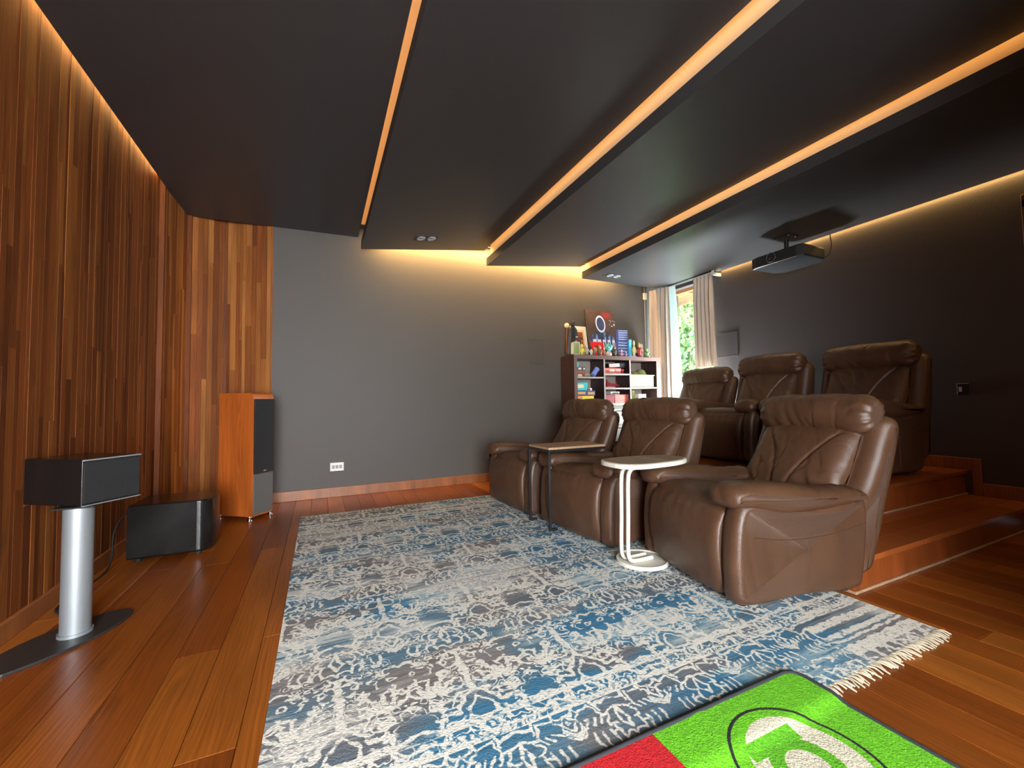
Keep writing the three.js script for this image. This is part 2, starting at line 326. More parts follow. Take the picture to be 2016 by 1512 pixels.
// platform with two steps, under the rear row of seats
{
  const p = structure(group('platform'), 'two-step wooden platform under the rear seats');
  const y1 = 0.175, y2 = 0.375, zs = -1.232, zu = -1.60, x1 = 2.47, x2 = 2.74;
  mesh('lower_block', boxG(x1 + 0.02, xr, 0, y1 - 0.03, zu - 0.3, zs - 0.015), M.subfloor, p);
  mesh('upper_block', boxG(x2 + 0.02, xr, 0, y2 - 0.03, zf, zu - 0.015), M.subfloor, p);
  // risers, nosings, tread boards
  mesh('riser', boxG(x1 + 0.012, xr, 0.0, y1 - 0.028, zs - 0.016, zs, 0.002), M.stair, p);
  mesh('riser', boxG(x1 + 0.005, x1 + 0.02, 0.0, y1 - 0.028, zu - 0.3, zs - 0.002, 0.002), M.stair, p);
  mesh('riser', boxG(x2, xr, y1, y2 - 0.028, zu - 0.016, zu, 0.002), M.stair, p);
  mesh('riser', boxG(x2 + 0.005, x2 + 0.02, 0.0, y2 - 0.028, zf, zu - 0.002, 0.002), M.stair, p);
  const tread = (x0, x1b, y, z0, z1) => { for (let k = 0, n = Math.max(1, Math.round((z1 - z0) / 0.13)); k < n; k++) { const g = boxG(x0, x1b, y - 0.03, y, lerp(z0, z1, k / n) + 0.001, lerp(z0, z1, (k + 1) / n), 0.003); mesh('tread_board', metric(g, 1, rr(0, 1), rr(0, 1)).rotateY(0), k % 2 ? M.stair : M.nosing, p); } };
  tread(x1 - 0.01, xr, y1, zu - 0.02, zs + 0.018);
  tread(x2 - 0.015, xr, y2, zf, zu + 0.018);
  mesh('bead', boxG(x1, xr, 0, 0.013, zs, zs + 0.013, 0.004), M.bead, p);
  mesh('bead', boxG(x1 - 0.013, x1 + 0.001, 0, 0.013, zu, zs + 0.013, 0.004), M.bead, p);
  mesh('bead', boxG(x2, xr, y1, y1 + 0.012, zu, zu + 0.012, 0.004), M.bead, p);
}
structure(mesh('baseboard_back', merge([boxG(xr - 0.02, xr + 0.005, 0.375, 0.475, zf, -1.56, 0.004), boxG(xr - 0.02, xr + 0.005, 0.175, 0.475, -1.56, -1.5, 0.004), boxG(xr - 0.02, xr + 0.005, 0.175, 0.28, -1.5, -1.2, 0.004)]), M.base), 'wooden skirting stepping down along the back wall');

// window in the back wall, with the eave, garden hedge and ground outside
{
  const w = structure(group('window_1'), 'tall window with a wooden frame between two beige curtains');
  const fx0 = xr + 0.10, fx1 = xr + 0.16, { z0, z1, y0, y1 } = WIN;
  mesh('window_frame', merge([boxG(fx0, fx1, y0, y1, z0, z0 + 0.05), boxG(fx0, fx1, y0, y1, z1 - 0.05, z1), boxG(fx0, fx1, y1 - 0.05, y1, z0, z1), boxG(fx0, fx1, y0, y0 + 0.06, z0, z1)]), wood([0.52, 0.24, 0.09], 0.5), w);
  mesh('pane', boxG(fx0 + 0.025, fx0 + 0.03, y0 + 0.06, y1 - 0.05, z0 + 0.05, z1 - 0.05), M.glass, w);
  mesh('window_sill', boxG(xr - 0.03, fx0, y0 - 0.03, y0, z0 - 0.02, z1 + 0.02, 0.004), M.base, w);
}
{
  const e = group('roof_eave', [0, 0, 0]);
  tag(e, 'brown timber roof eave outside the window', 'eave');
  mesh('soffit', boxG(xr + T, 6.1, 2.80, 2.84, -8, 1), wood([0.30, 0.17, 0.075], 0.7), e);
  mesh('fascia', boxG(6.05, 6.1, 2.74, 3.1, -8, 1), wood([0.34, 0.20, 0.09], 0.7), e);
  for (let z = -7.6; z < 0; z += 0.9) mesh('rafter', boxG(xr + T, 6.05, 2.72, 2.80, z, z + 0.07), wood([0.36, 0.2, 0.09], 0.7), e);
  const gnd = mesh('lawn', boxG(xr + T, 13, -0.3, -0.1, -16, 6), mat([0.10, 0.17, 0.04], 0.95)); tag(gnd, 'grass strip outside the window', 'lawn', null, 'stuff');
  const leafShape = new THREE.PlaneGeometry(0.10, 0.055, 2, 1); { const p = leafShape.attributes.position; for (let i = 0; i < p.count; i++) if (Math.abs(p.getX(i)) > 0.04) p.setY(i, p.getY(i) * 0.2); else p.setZ(i, 0.012); leafShape.computeVertexNormals(); }
  const N = 24000, hedge = new THREE.InstancedMesh(leafShape, mat([0.27, 0.38, 0.13], 0.6, { transmission: 0.35, thickness: 0, side: THREE.DoubleSide }), N);
  const m4 = new THREE.Matrix4(), q = new THREE.Quaternion(), col = new THREE.Color();
  for (let i = 0; i < N; i++) {
    const z = rr(-9.2, -4.6), y = rr(-0.1, 4.2), x = 7.5 + 0.25 * Math.sin(z * 3) * Math.sin(y * 2.5) + rr(-0.16, 1.0);
    q.setFromEuler(new THREE.Euler(rr(-1.2, 1.2), -Math.PI / 2 + rr(-1, 1), rr(-3, 3)));
    m4.compose(new THREE.Vector3(x, y, z), q, new THREE.Vector3(1, 1, 1).multiplyScalar(rr(0.8, 1.7)));
    hedge.setMatrixAt(i, m4); hedge.setColorAt(i, col.setRGB(rr(0.6, 1.1), rr(0.75, 1.1), rr(0.5, 1.2)));
  }
  hedge.name = 'hedge'; hedge.castShadow = hedge.receiveShadow = true; scene.add(hedge);
  tag(hedge, 'dense leafy garden hedge outside the window', 'hedge', null, 'stuff');
}
const gs = (q) => Math.exp(-q * q);
// ---------------------------------------------------------------- patterned rug
const RUG = { x0: -0.15, x1: 2.39, z0: -4.15, z1: -0.885, y: 0.010 };
{
  const S = 480, w = Math.round((RUG.x1 - RUG.x0) * S), h = Math.round((RUG.z1 - RUG.z0) * S);
  const cv = document.createElement('canvas'); cv.width = w; cv.height = h;
  const c = cv.getContext('2d'); c.fillStyle = '#000'; c.fillRect(0, 0, w, h);
  c.strokeStyle = c.fillStyle = '#fff'; c.lineCap = 'round'; c.lineJoin = 'round';
  const TW = 0.424 * S, TH = 0.60 * S;
  const line = (pts, lw) => { c.lineWidth = lw * 1.35 * S; c.beginPath(); pts.forEach(([x, y], i) => (i ? c.lineTo(x * S, y * S) : c.moveTo(x * S, y * S))); c.stroke(); };
  const quad = (a, b, d, lw) => { c.lineWidth = lw * 1.45 * S; c.beginPath(); c.moveTo(a[0] * S, a[1] * S); c.quadraticCurveTo(b[0] * S, b[1] * S, d[0] * S, d[1] * S); c.stroke(); };
  const dot = (x, y, r) => { c.beginPath(); c.ellipse(x * S, y * S, r * S, r * S * 0.8, 0, 0, 7); c.fill(); };
  const ringAt = (x, y, r, lw) => { c.lineWidth = lw * 1.3 * S; c.beginPath(); c.ellipse(x * S, y * S, r * S, r * S * 0.8, 0, 0, 7); c.stroke(); };
  const half = 0.212;
  for (let j = -1; j < h / TH + 1; j++) for (let i = -1; i < w / TW + 1; i++) for (const m of [-1, 1]) {
    c.save(); c.translate((i + 0.5) * TW + (j % 2 ? TW / 2 : 0), j * TH); c.scale(m, 1);
    // trunk, node, double zigzag arms that meet the neighbours
    line([[0, 0.10], [0.004, 0.22], [-0.002, 0.335]], 0.017);
    line([[0, 0.335], [0.06, 0.385], [0.075, 0.43], [0.125, 0.415], [0.145, 0.475], [half, 0.455]], 0.011);
    line([[0, 0.375], [0.04, 0.415], [0.055, 0.475], [0.12, 0.46], [0.14, 0.53], [half, 0.51]], 0.009);
    line([[half, 0.515], [half - 0.02, 0.585], [half, 0.63]], 0.010);
    // leaf spray in the cell above the arms
    for (let k = 0; k < 8; k++) { const a = -2.75 + k * 0.31, r = 0.075 + 0.03 * ((k * 7) % 3), cx = 0.125, cy = 0.33; quad([cx + Math.cos(a) * 0.018, cy + Math.sin(a) * 0.018], [cx + Math.cos(a + 0.25) * r * 0.7, cy + Math.sin(a + 0.25) * r * 0.7], [cx + Math.cos(a) * r, cy + Math.sin(a) * r], 0.0085); dot(cx + Math.cos(a) * r, cy + Math.sin(a) * r, 0.0085); }
    for (let k = 0; k < 5; k++) { const a = -2.4 + k * 0.42; dot(0.125 + Math.cos(a) * 0.052, 0.33 + Math.sin(a) * 0.05, 0.006); }
    // flowers, hooks and diamonds
    ringAt(0.075, 0.21, 0.017, 0.007); ringAt(0.175, 0.16, 0.014, 0.007); ringAt(0.10, 0.10, 0.012, 0.006);
    quad([0.02, 0.13], [0.07, 0.11], [0.06, 0.165], 0.008); quad([0.03, 0.26], [0.06, 0.25], [0.055, 0.285], 0.007);
    quad([0.20, 0.24], [0.16, 0.20], [0.135, 0.235], 0.008); quad([half, 0.10], [0.17, 0.07], [0.15, 0.115], 0.008);
    line([[0.105, 0.385], [0.125, 0.37], [0.145, 0.385], [0.125, 0.4], [0.105, 0.385]], 0.006); dot(0.125, 0.385, 0.005);
    line([[0.0, 0.47], [0.028, 0.51], [0.0, 0.555], [-0.028, 0.51], [0.0, 0.47]], 0.008); dot(0, 0.51, 0.008);
    for (let k = 0; k < 4; k++) quad([0.05 + k * 0.035, 0.055], [0.062 + k * 0.035, 0.03], [0.05 + k * 0.035, 0.0], 0.0085);
    for (let k = 0; k < 4; k++) line([[0.055 + k * 0.03, 0.56], [0.075 + k * 0.03, 0.53]], 0.0085);
    for (let k = 0; k < 26; k++) { const x = 0.012 + 0.195 * hash(k, 5), y = 0.01 + 0.59 * hash(k, 9), a = hash(k, 3) * 6.3, l = 0.014 + 0.016 * hash(k, 2); if (!(x < 0.03 && y > 0.1 && y < 0.36)) quad([x - Math.cos(a) * l, y - Math.sin(a) * l * 0.7], [x + Math.sin(a) * l, y - Math.cos(a) * l], [x + Math.cos(a) * l, y + Math.sin(a) * l * 0.7], 0.0075); }
    for (let k = 0; k < 3; k++) quad([0.0, 0.60 - k * 0.012], [0.03, 0.585 - k * 0.02], [0.045, 0.56 - k * 0.014], 0.007);
    c.restore();
  }
  const mask = c.getImageData(0, 0, w, h).data;
  const at = (x, y) => mask[(Math.min(h - 1, Math.max(0, y | 0)) * w + Math.min(w - 1, Math.max(0, x | 0))) * 4] / 255;
  const rugTex = texture(w, h, (u, v, x, yy) => {
    const y = h - 1 - yy, X = x / S, Z = y / S, L = (RUG.z1 - RUG.z0);
    const wx = (fbm(X * 38, Z * 38, 2) - 0.5) * 0.022 * S, wy = (fbm(X * 38 + 50, Z * 38, 2) - 0.5) * 0.022 * S;
    let p = at(x + wx, y + wy);
    // border bands across both ends
    const e = Math.min(Z, L - Z), band = (a, b) => (e > a && e < b ? 1 : 0);
    if (band(0.30, 0.335) || band(0.37, 0.40)) p = Math.max(p, smooth(0.3, 0.5, fbm(X * 9, Z * 60, 3)));
    { // curling leaf tracery, mirrored within each repeat
      const X2 = X + wx / S, Z2 = Z + wy / S, px = Math.abs((((X2 / 0.424) % 1) + 1) % 1 - 0.5) * 0.424, pz = Z2 % 0.60, q = vnoise(px * 30 + 3, pz * 34 + 11) * 0.75 + 0.25 * vnoise(px * 60, pz * 66), f = q * 4.2 - Math.floor(q * 4.2);
      const dense = smooth(0.40, 0.52, fbm(px * 9 + 31, pz * 9 + 5, 2));
      p = Math.max(p, dense * smooth(0.20, 0.13, Math.abs(f - 0.5))); }
    if (e < 0.30 && e > 0.05) p = at(x * 1.25 + wx * 1.2, (y * 1.25 + wy) % (h - 2));
    const wearP = fbm(X * 2.6 + 4, Z * 6 + 9, 4), wear = smooth(0.44, 0.68, wearP), frayed = fbm(X * 70, Z * 120, 3);
    p = clamp(p - smooth(0.62, 0.78, frayed) * 0.7);
    const streak = fbm(X * 5, Z * 150, 3), ab = fbm(X * 1.7 + 20, Z * 5 + 3, 4), ab2 = fbm(X * 1.3 + 7, Z * 3.1 + 30, 3);
    const blue = smooth(0.40, 0.60, ab) * (0.55 + 0.45 * smooth(0.35, 0.6, ab2));
    let G = [0.45, 0.43, 0.42], Bl = [0.20, 0.42, 0.54], D = [0.34, 0.38, 0.42];
    let col = [0, 1, 2].map((k) => lerp(lerp(G[k], D[k], smooth(0.3, 0.7, ab2)), Bl[k], blue));
    const th = 0.80 + 0.4 * streak; col = col.map((q) => q * th);
    const cr = [0.88, 0.86, 0.81].map((q) => q * (0.90 + 0.14 * frayed));
    const k = Math.max(p, wear * 0.75 * smooth(0.35, 0.6, streak + 0.2 * frayed));
    return [0, 1, 2].map((i) => lerp(col[i], cr[i], clamp(k)));
  });
  rugTex.wrapS = rugTex.wrapT = THREE.ClampToEdgeWrapping;
  const pile = texture(512, 512, (u, v) => fbm(u * 160, v * 160, 2, 160, 160), { srgb: false, rx: 4, ry: 5 });
  const rug = group('patterned_rug', [0, 0, 0]);
  tag(rug, 'large distressed blue, grey and cream patterned rug under the front seats', 'rug');
  const g = new THREE.PlaneGeometry(RUG.x1 - RUG.x0, RUG.z1 - RUG.z0, 80, 100); g.rotateX(-Math.PI / 2).translate((RUG.x0 + RUG.x1) / 2, 0, (RUG.z0 + RUG.z1) / 2);
  const skirt = boxG(RUG.x0, RUG.x1, 0.0008, RUG.y - 0.0012, RUG.z0, RUG.z1, 0.003);
  g.translate(0, RUG.y, 0);
  mesh('pile', g, mat([1, 1, 1], 0.95, { map: rugTex, bumpMap: pile, bumpScale: 0.0015, sheen: 0.3, sheenRoughness: 0.8 }), rug);
  mesh('backing', skirt, mat([0.50, 0.48, 0.44], 0.95), rug);
  const tuft = [];
  for (const [z, dir] of [[RUG.z1, 1], [RUG.z0, -1]]) for (let x = RUG.x0 + 0.006; x < RUG.x1; x += 0.012) {
    const l = rr(0.028, 0.055), s = rr(-0.014, 0.014), b = rr(-0.004, 0.004);
    tuft.push(tubeG([[x, 0.007, z - dir * 0.004], [x + s * 0.3 + b, 0.010, z + dir * l * 0.35], [x + s * 0.8, 0.006, z + dir * l * 0.75], [x + s, 0.0035, z + dir * l]], 0.0032, 6, 5));
  }
  tag(mesh('fringe', merge(tuft), mat([0.52, 0.45, 0.32], 0.9), rug), 'cream knotted fringe', null, null, 'stuff');
}
// ---------------------------------------------------------------- play mat with emblem fields
{
  const x0 = 0.16, x1 = 1.550, z0 = -0.985, z1 = 0.5, S = 620, w = Math.round((x1 - x0) * S), h = Math.round((z1 - z0) * S);
  const cv = document.createElement('canvas'); cv.width = w; cv.height = h; const c = cv.getContext('2d');
  const X = (x) => (x - x0) * S, Z = (z) => (z - z0) * S;
  c.fillStyle = '#b8101a'; c.fillRect(0, 0, w, h);
  c.fillStyle = '#5fae0e'; c.fillRect(X(0.89), 0, w, h);
  c.strokeStyle = '#14181c'; c.lineWidth = 0.009 * S; c.beginPath(); c.ellipse(X(1.203), Z(-0.722), 0.196 * S, 0.196 * S, 0, 0, 7); c.stroke();
  c.fillStyle = '#c6c0a8'; c.beginPath(); c.ellipse(X(1.213), Z(-0.722), 0.157 * S, 0.160 * S, 0, 0, 7); c.fill();
  c.fillStyle = '#54a010'; c.fillRect(X(1.086), Z(-0.838), 0.20 * S, 0.046 * S); c.fillRect(X(1.086), Z(-0.650), 0.20 * S, 0.046 * S);
  c.beginPath(); c.ellipse(X(1.200), Z(-0.722), 0.098 * S, 0.098 * S, 0, 0, 7); c.fill();
  c.fillStyle = '#c6c0a8'; c.beginPath(); c.ellipse(X(1.200), Z(-0.722), 0.058 * S, 0.058 * S, 0, 0, 7); c.fill();
  const img = c.getImageData(0, 0, w, h).data;
  const tex = texture(w, h, (u, v, x, yy) => { const y = h - 1 - yy, o = (y * w + x) * 4, k = 0.86 + 0.28 * fbm(x / 5, y / 5, 3); return [img[o] / 255 * k, img[o + 1] / 255 * k, img[o + 2] / 255 * k]; });
  tex.wrapS = tex.wrapT = THREE.ClampToEdgeWrapping;
  const under = (x, z) => 0.0125 * smooth(0.03, -0.02, z - RUG.z1 - 0.05) ;
  const drape = (g, lift) => { const p = g.attributes.position; for (let i = 0; i < p.count; i++) { const x = p.getX(i), z = p.getZ(i); p.setY(i, p.getY(i) + under(x, z) + 0.0006 + lift * (0.5 + 0.5 * fbm(x * 5, z * 5, 2)) + 0.003 * gs((x + z * 0.3 - 0.78) / 0.02)); } g.computeVertexNormals(); return g; };
  const matG = group('play_mat'); tag(matG, 'bright green and red play mat with a black border and a round emblem', 'mat');
  const rad = 0.05, sh = new THREE.Shape(); sh.moveTo(x0, -z1); sh.lineTo(x1, -z1); sh.lineTo(x1, -z0 - rad); sh.quadraticCurveTo(x1, -z0, x1 - rad, -z0); sh.lineTo(x0, -z0); sh.closePath();
  const top = new THREE.PlaneGeometry(x1 - x0, z1 - z0, 90, 90).rotateX(-Math.PI / 2).translate((x0 + x1) / 2, 0.006, (z0 + z1) / 2);
  { const p = top.attributes.position; for (let i = 0; i < p.count; i++) { let dx = p.getX(i) - (x1 - rad), dz = (z0 + rad) - p.getZ(i); if (dx > 0 && dz > 0) { const r = Math.hypot(dx, dz), m = Math.max(dx, dz); const k = m / r; p.setX(i, x1 - rad + dx * k); p.setZ(i, z0 + rad - dz * k); } } }
  mesh('pile', drape(top, 0.002), mat([1, 1, 1], 0.95, { map: tex, bumpMap: texture(256, 256, (u, v) => fbm(u * 90, v * 90, 2, 90, 90), { srgb: false, rx: 5, ry: 5 }), bumpScale: 0.002, sheen: 0.2 }), matG);
  const edge = []; for (let x = x0; x < x1 - rad; x += 0.02) edge.push([x, 0, z0]); for (let k = 0; k <= 6; k++) { const a = k / 6 * Math.PI / 2; edge.push([x1 - rad + Math.sin(a) * rad, 0, z0 + rad - Math.cos(a) * rad]); } for (let z = z0 + rad + 0.02; z < z1; z += 0.02) edge.push([x1, 0, z]);
  edge.forEach((e) => { e[1] = under(e[0], e[2]) + 0.0076; });
  mesh('border', tubeG(edge, 0.0068, 260, 6), mat([0.02, 0.022, 0.026], 0.9), matG);
}
// ---------------------------------------------------------------- leather recliners
function makeChair(tilt, name = 'leather_recliner') {
  const t = group(name), HX = 0.70, HY = 0.42, ct = Math.cos(tilt), st = Math.sin(tilt);
  const lean = (pts) => pts.map(([x, y]) => [HX + (x - HX) * ct + (y - HY) * st, HY - (x - HX) * st + (y - HY) * ct]);
  const cr = (a, b, w = 0.02) => -gs((fbm(a, b, 2) - 0.5) / w);
  const wr = (x, y, z, k = 1) => (fbm(x * 9 * k + 3, y * 9 * k + z * 9 * k, 3) - 0.5);
  const m = M.leather;
  // outer side panels, one each side, front edge softly rounded
  const side = [[0.015, 0.035], [0.0, 0.12], [0.0, 0.26], [0.018, 0.40], [0.05, 0.475], [0.11, 0.50], [0.25, 0.49], [0.45, 0.462], [0.62, 0.455], [0.74, 0.48], [0.79, 0.47], [0.80, 0.38], [0.785, 0.22], [0.755, 0.06], [0.74, 0.035], [0.40, 0.03]];
  for (const s of [-1, 1]) {
    const o = mesh('side_panel', puff(side, s > 0 ? 0.295 : -0.41, s > 0 ? 0.41 : -0.295, { roll: 0.042, inset: 0.035, n: 80, m: 8, crown: 0.006, fold: (x, y, z) => 0.006 * wr(x, y, z, 0.5) }), m, t);
    const zo = s * 0.4125;
    const curve = (pts) => tubeG(pts.map(([x, y]) => [x, y, zo - s * 0.0022]), 0.0026, 40, 6);
    mesh('seam', curve([[0.10, 0.335], [0.25, 0.312], [0.41, 0.306], [0.58, 0.318], [0.77, 0.352]]), M.seam, o);
    mesh('seam', curve([[0.41, 0.305], [0.412, 0.2], [0.408, 0.06]]), M.seam, o);
  }
  // padded arms, gathered at the front
  const arm = [[-0.004, 0.485], [-0.012, 0.525], [0.015, 0.560], [0.075, 0.574], [0.20, 0.566], [0.38, 0.546], [0.58, 0.520], [0.74, 0.510], [0.80, 0.490], [0.785, 0.465], [0.66, 0.450], [0.46, 0.430], [0.28, 0.436], [0.13, 0.462], [0.05, 0.474]];
  for (const s of [-1, 1]) mesh('arm_pad', puff(arm, s > 0 ? 0.225 : -0.430, s > 0 ? 0.430 : -0.225, { roll: 0.075, inset: 0.034, n: 96, m: 26, crown: 0.014,
    fold: (x, y, z) => 0.010 * gs((x - 0.03) / 0.09) * Math.sin(x * 95 + z * 34 + 5 * wr(x, y, z)) * 0.42 + 0.012 * wr(x, y, z, 0.8) - 0.007 * gs((x - 0.47 - 0.25 * (z * s - 0.33)) / 0.011) - 0.005 * gs((x - 0.60 - 0.2 * (z * s - 0.33)) / 0.010) + 0.006 * gs((x - 0.72) / 0.06) * Math.sin(x * 120 + z * 20) }), m, t);
  // seat cushion and footrest apron
  mesh('seat_cushion', puff([[0.74, 0.43], [0.55, 0.446], [0.35, 0.470], [0.20, 0.490], [0.10, 0.492], [0.045, 0.470], [0.03, 0.43], [0.06, 0.39], [0.2, 0.36], [0.5, 0.34], [0.74, 0.34]], -0.305, 0.305, { roll: 0.06, inset: 0.04, n: 90, m: 36, crown: 0.014, fold: (x, y, z) => 0.010 * wr(x, y, z, 0.7) + 0.003 * cr(x * 5 + z * 6, z * 7 + 3) }), m, t);
  mesh('footrest', puff([[0.085, 0.468], [0.035, 0.452], [-0.004, 0.405], [-0.026, 0.32], [-0.030, 0.22], [-0.016, 0.12], [0.006, 0.045], [0.03, 0.032], [0.07, 0.05], [0.07, 0.2], [0.08, 0.36], [0.11, 0.44]], -0.302, 0.302, { roll: 0.05, inset: 0.03, n: 90, m: 44, crown: 0.010, fold: (x, y, z) => 0.008 * wr(x, y, z, 0.6) + 0.0012 * smooth(0.30, 0.40, y) * Math.sin(z * 75 + 14 * wr(x, y, z)) - 0.004 * gs((y - 0.405) / 0.008) }), m, t);
  // back: wide outer shell with wings, cushion with two curved seams, pillow headrest
  mesh('back_shell', puff(lean([[0.735, 0.44], [0.80, 0.53], [0.87, 0.66], [0.935, 0.80], [0.965, 0.862], [1.01, 0.885], [1.065, 0.872], [1.085, 0.82], [1.05, 0.68], [0.97, 0.44], [0.90, 0.24], [0.84, 0.10], [0.76, 0.08], [0.72, 0.22]]), -0.405, 0.405, { roll: 0.075, inset: 0.065, n: 90, m: 24, crown: 0.004, fold: (x, y, z) => 0.008 * wr(x, y, z, 0.5) }), m, t);
  const hinge = (x, y) => [(x - HX) * ct - (y - HY) * st, (x - HX) * st + (y - HY) * ct];
  mesh('back_cushion', puff(lean([[0.655, 0.385], [0.655, 0.45], [0.69, 0.53], [0.745, 0.61], [0.80, 0.69], [0.865, 0.785], [0.90, 0.815], [0.96, 0.81], [0.97, 0.75], [0.90, 0.60], [0.82, 0.44], [0.76, 0.375]]), -0.315, 0.315, { roll: 0.085, inset: 0.07, n: 120, m: 56, crown: 0.018,
    fold: (x, y, z, s, q) => { const [, v] = hinge(x, y), f = clamp(v / 0.38), zs = 0.045 + 0.20 * f * f; return q.x > 0.2 ? 0 : -0.011 * gs((Math.abs(z) - zs) / 0.010) * smooth(-0.05, 0.05, v) + 0.020 * wr(x, y, z, 0.9) + 0.005 * cr(z * 9 + v * 7, v * 5 - z * 3 + 8) + 0.006 * Math.sin(z * 40 + v * 46 + 8 * wr(x, y, z)) * smooth(0.30, 0.05, v) * smooth(0.05, 0.2, Math.abs(z)); } }), m, t);
  mesh('headrest', puff(lean([[0.905, 0.792], [0.875, 0.825], [0.866, 0.875], [0.880, 0.930], [0.915, 0.978], [0.965, 1.000], [1.015, 0.990], [1.050, 0.945], [1.055, 0.885], [1.03, 0.83], [0.985, 0.795], [0.94, 0.785]]), -0.362, 0.362, { roll: 0.085, inset: 0.062, n: 84, m: 64, crown: 0.010,
    fold: (x, y, z, s) => 0.014 * wr(x, y, z, 0.8) + 0.0045 * cr(z * 8 + 4, y * 6 + z * 2, 0.025) + 0.0022 * Math.sin(z * 64 + (y - 0.85) * 22 + 7 * wr(x, y, z)) * smooth(0.30, 0.6, vnoise(z * 7 + 4, 1.5)) + 0.007 * smooth(0.72, 1, Math.abs(s)) * Math.sin(y * 120) }), m, t);
  mesh('under_frame', boxG(0.06, 0.74, 0.012, 0.06, -0.33, 0.33, 0.004), M.blackMatt, t);
  for (const [x, z] of [[0.08, -0.34], [0.08, 0.34], [0.70, -0.34], [0.70, 0.34]]) mesh('foot', cyl(0.022, 0.018, 0.04, x, 0.020, z, 14), M.blackMatt, t);
  return t;
}
const deg = Math.PI / 180;
{
  const front = 'front row of leather recliners', rear = 'rear row of leather recliners';
  const a = makeChair(0.0); a.position.set(1.837, RUG.y, -1.746); a.rotation.y = -11.5 * deg;
  tag(a, 'brown leather recliner on the rug beside the wooden steps and the white table', 'recliner', front);
  copyOf(a, [1.685, RUG.y, -2.642], 5.8 * deg, 'brown leather recliner between the white side table and the black-framed side table');
  copyOf(a, [1.60, RUG.y, -3.60], 4.0 * deg, 'brown leather recliner on the rug nearest to the grey wall and black-framed table');
  const b = makeChair(-10 * deg); b.position.set(3.62, 0.375, -2.085); b.rotation.y = -1 * deg; b.scale.set(1.06, 1.06, 1.0);
  tag(b, 'brown leather recliner on the platform at the head of the steps', 'recliner', rear);
  copyOf(b, [3.63, 0.375, -2.985], 0, 'brown leather recliner in the middle of the platform row');
  const d = makeChair(1 * deg); d.position.set(3.62, 0.375, -3.885); d.rotation.y = 0; d.scale.set(1.03, 1.03, 1.0);
  tag(d, 'brown leather recliner on the platform next to the curtained window', 'recliner', rear);
}
// ---------------------------------------------------------------- side tables
{
  const t = group('side_table'); tag(t, 'white C-shaped side table with a rounded beige top', 'side table');
  const outline = (k) => { const s = new THREE.Shape(), cx = 1.862, cz = -2.035; const pts = []; for (let i = 0; i < 40; i++) { const a = i / 40 * Math.PI * 2, e = 0.72, r = (p) => Math.sign(p) * Math.abs(p) ** e; let x = r(Math.cos(a)) * (0.288 - k), z = r(Math.sin(a)) * (0.165 - k) * (1 - 0.22 * Math.cos(a)); pts.push(new THREE.Vector2(cx + x, -(cz + z))); } s.setFromPoints(pts); return s; };
  const lay = (s, d, b, y) => metric(new THREE.ExtrudeGeometry(s, { depth: d, bevelEnabled: true, bevelSize: b, bevelThickness: b, bevelSegments: 3 }).rotateX(-Math.PI / 2).translate(0, y, 0));
  mesh('table_rim', lay(outline(0.006), 0.016, 0.006, 0.606), M.white, t);
  mesh('table_top', lay(outline(0.016), 0.001, 0.001, 0.6285), wood([0.44, 0.33, 0.21], 0.5), t);
  for (const z of [-2.055, -1.995]) mesh('post', tubeG([[1.80, 0.5935, z], [1.74, 0.592, z], [1.695, 0.571, z], [1.68, 0.51, z], [1.674, 0.3, z], [1.668, 0.12, z], [1.678, 0.058, z], [1.72, 0.040, z], [1.85, 0.038, z]], 0.0125, 60, 10), M.white, t);
  mesh('base_plate', cyl(0.150, 0.155, 0.014, 1.800, RUG.y + 0.008, -2.03, 48), M.white, t);
  mesh('base_rim', new THREE.TorusGeometry(0.148, 0.006, 8, 48).rotateX(Math.PI / 2).translate(1.800, RUG.y + 0.016, -2.03), M.white, t);
}
{
  const t = group('side_table'); tag(t, 'square wooden-topped side table on a thin black metal C frame', 'side table');
  const x0 = 1.592, x1 = 2.13, z0 = -3.135, z1 = -2.792, y = 0.625;
  mesh('table_top', boxG(x0 + 0.004, x1, y, y + 0.018, z0 + 0.004, z1 - 0.004, 0.003), wood([0.52, 0.33, 0.19], 0.5), t);
  mesh('top_frame', merge([boxG(x0, x1, y - 0.02, y, z0, z0 + 0.018), boxG(x0, x1, y - 0.02, y, z1 - 0.018, z1), boxG(x0, x0 + 0.018, y - 0.02, y, z0 + 0.018, z1 - 0.018), boxG(x1 - 0.018, x1, y - 0.02, y, z0 + 0.018, z1 - 0.018)]), M.black, t);
  for (const z of [z0, z1 - 0.018]) { mesh('leg', boxG(x0, x0 + 0.018, RUG.y + 0.018, y - 0.02, z, z + 0.018, 0.002), M.black, t); mesh('foot_bar', boxG(x0, 1.66, RUG.y + 0.001, RUG.y + 0.019, z, z + 0.018, 0.002), M.black, t); }
}
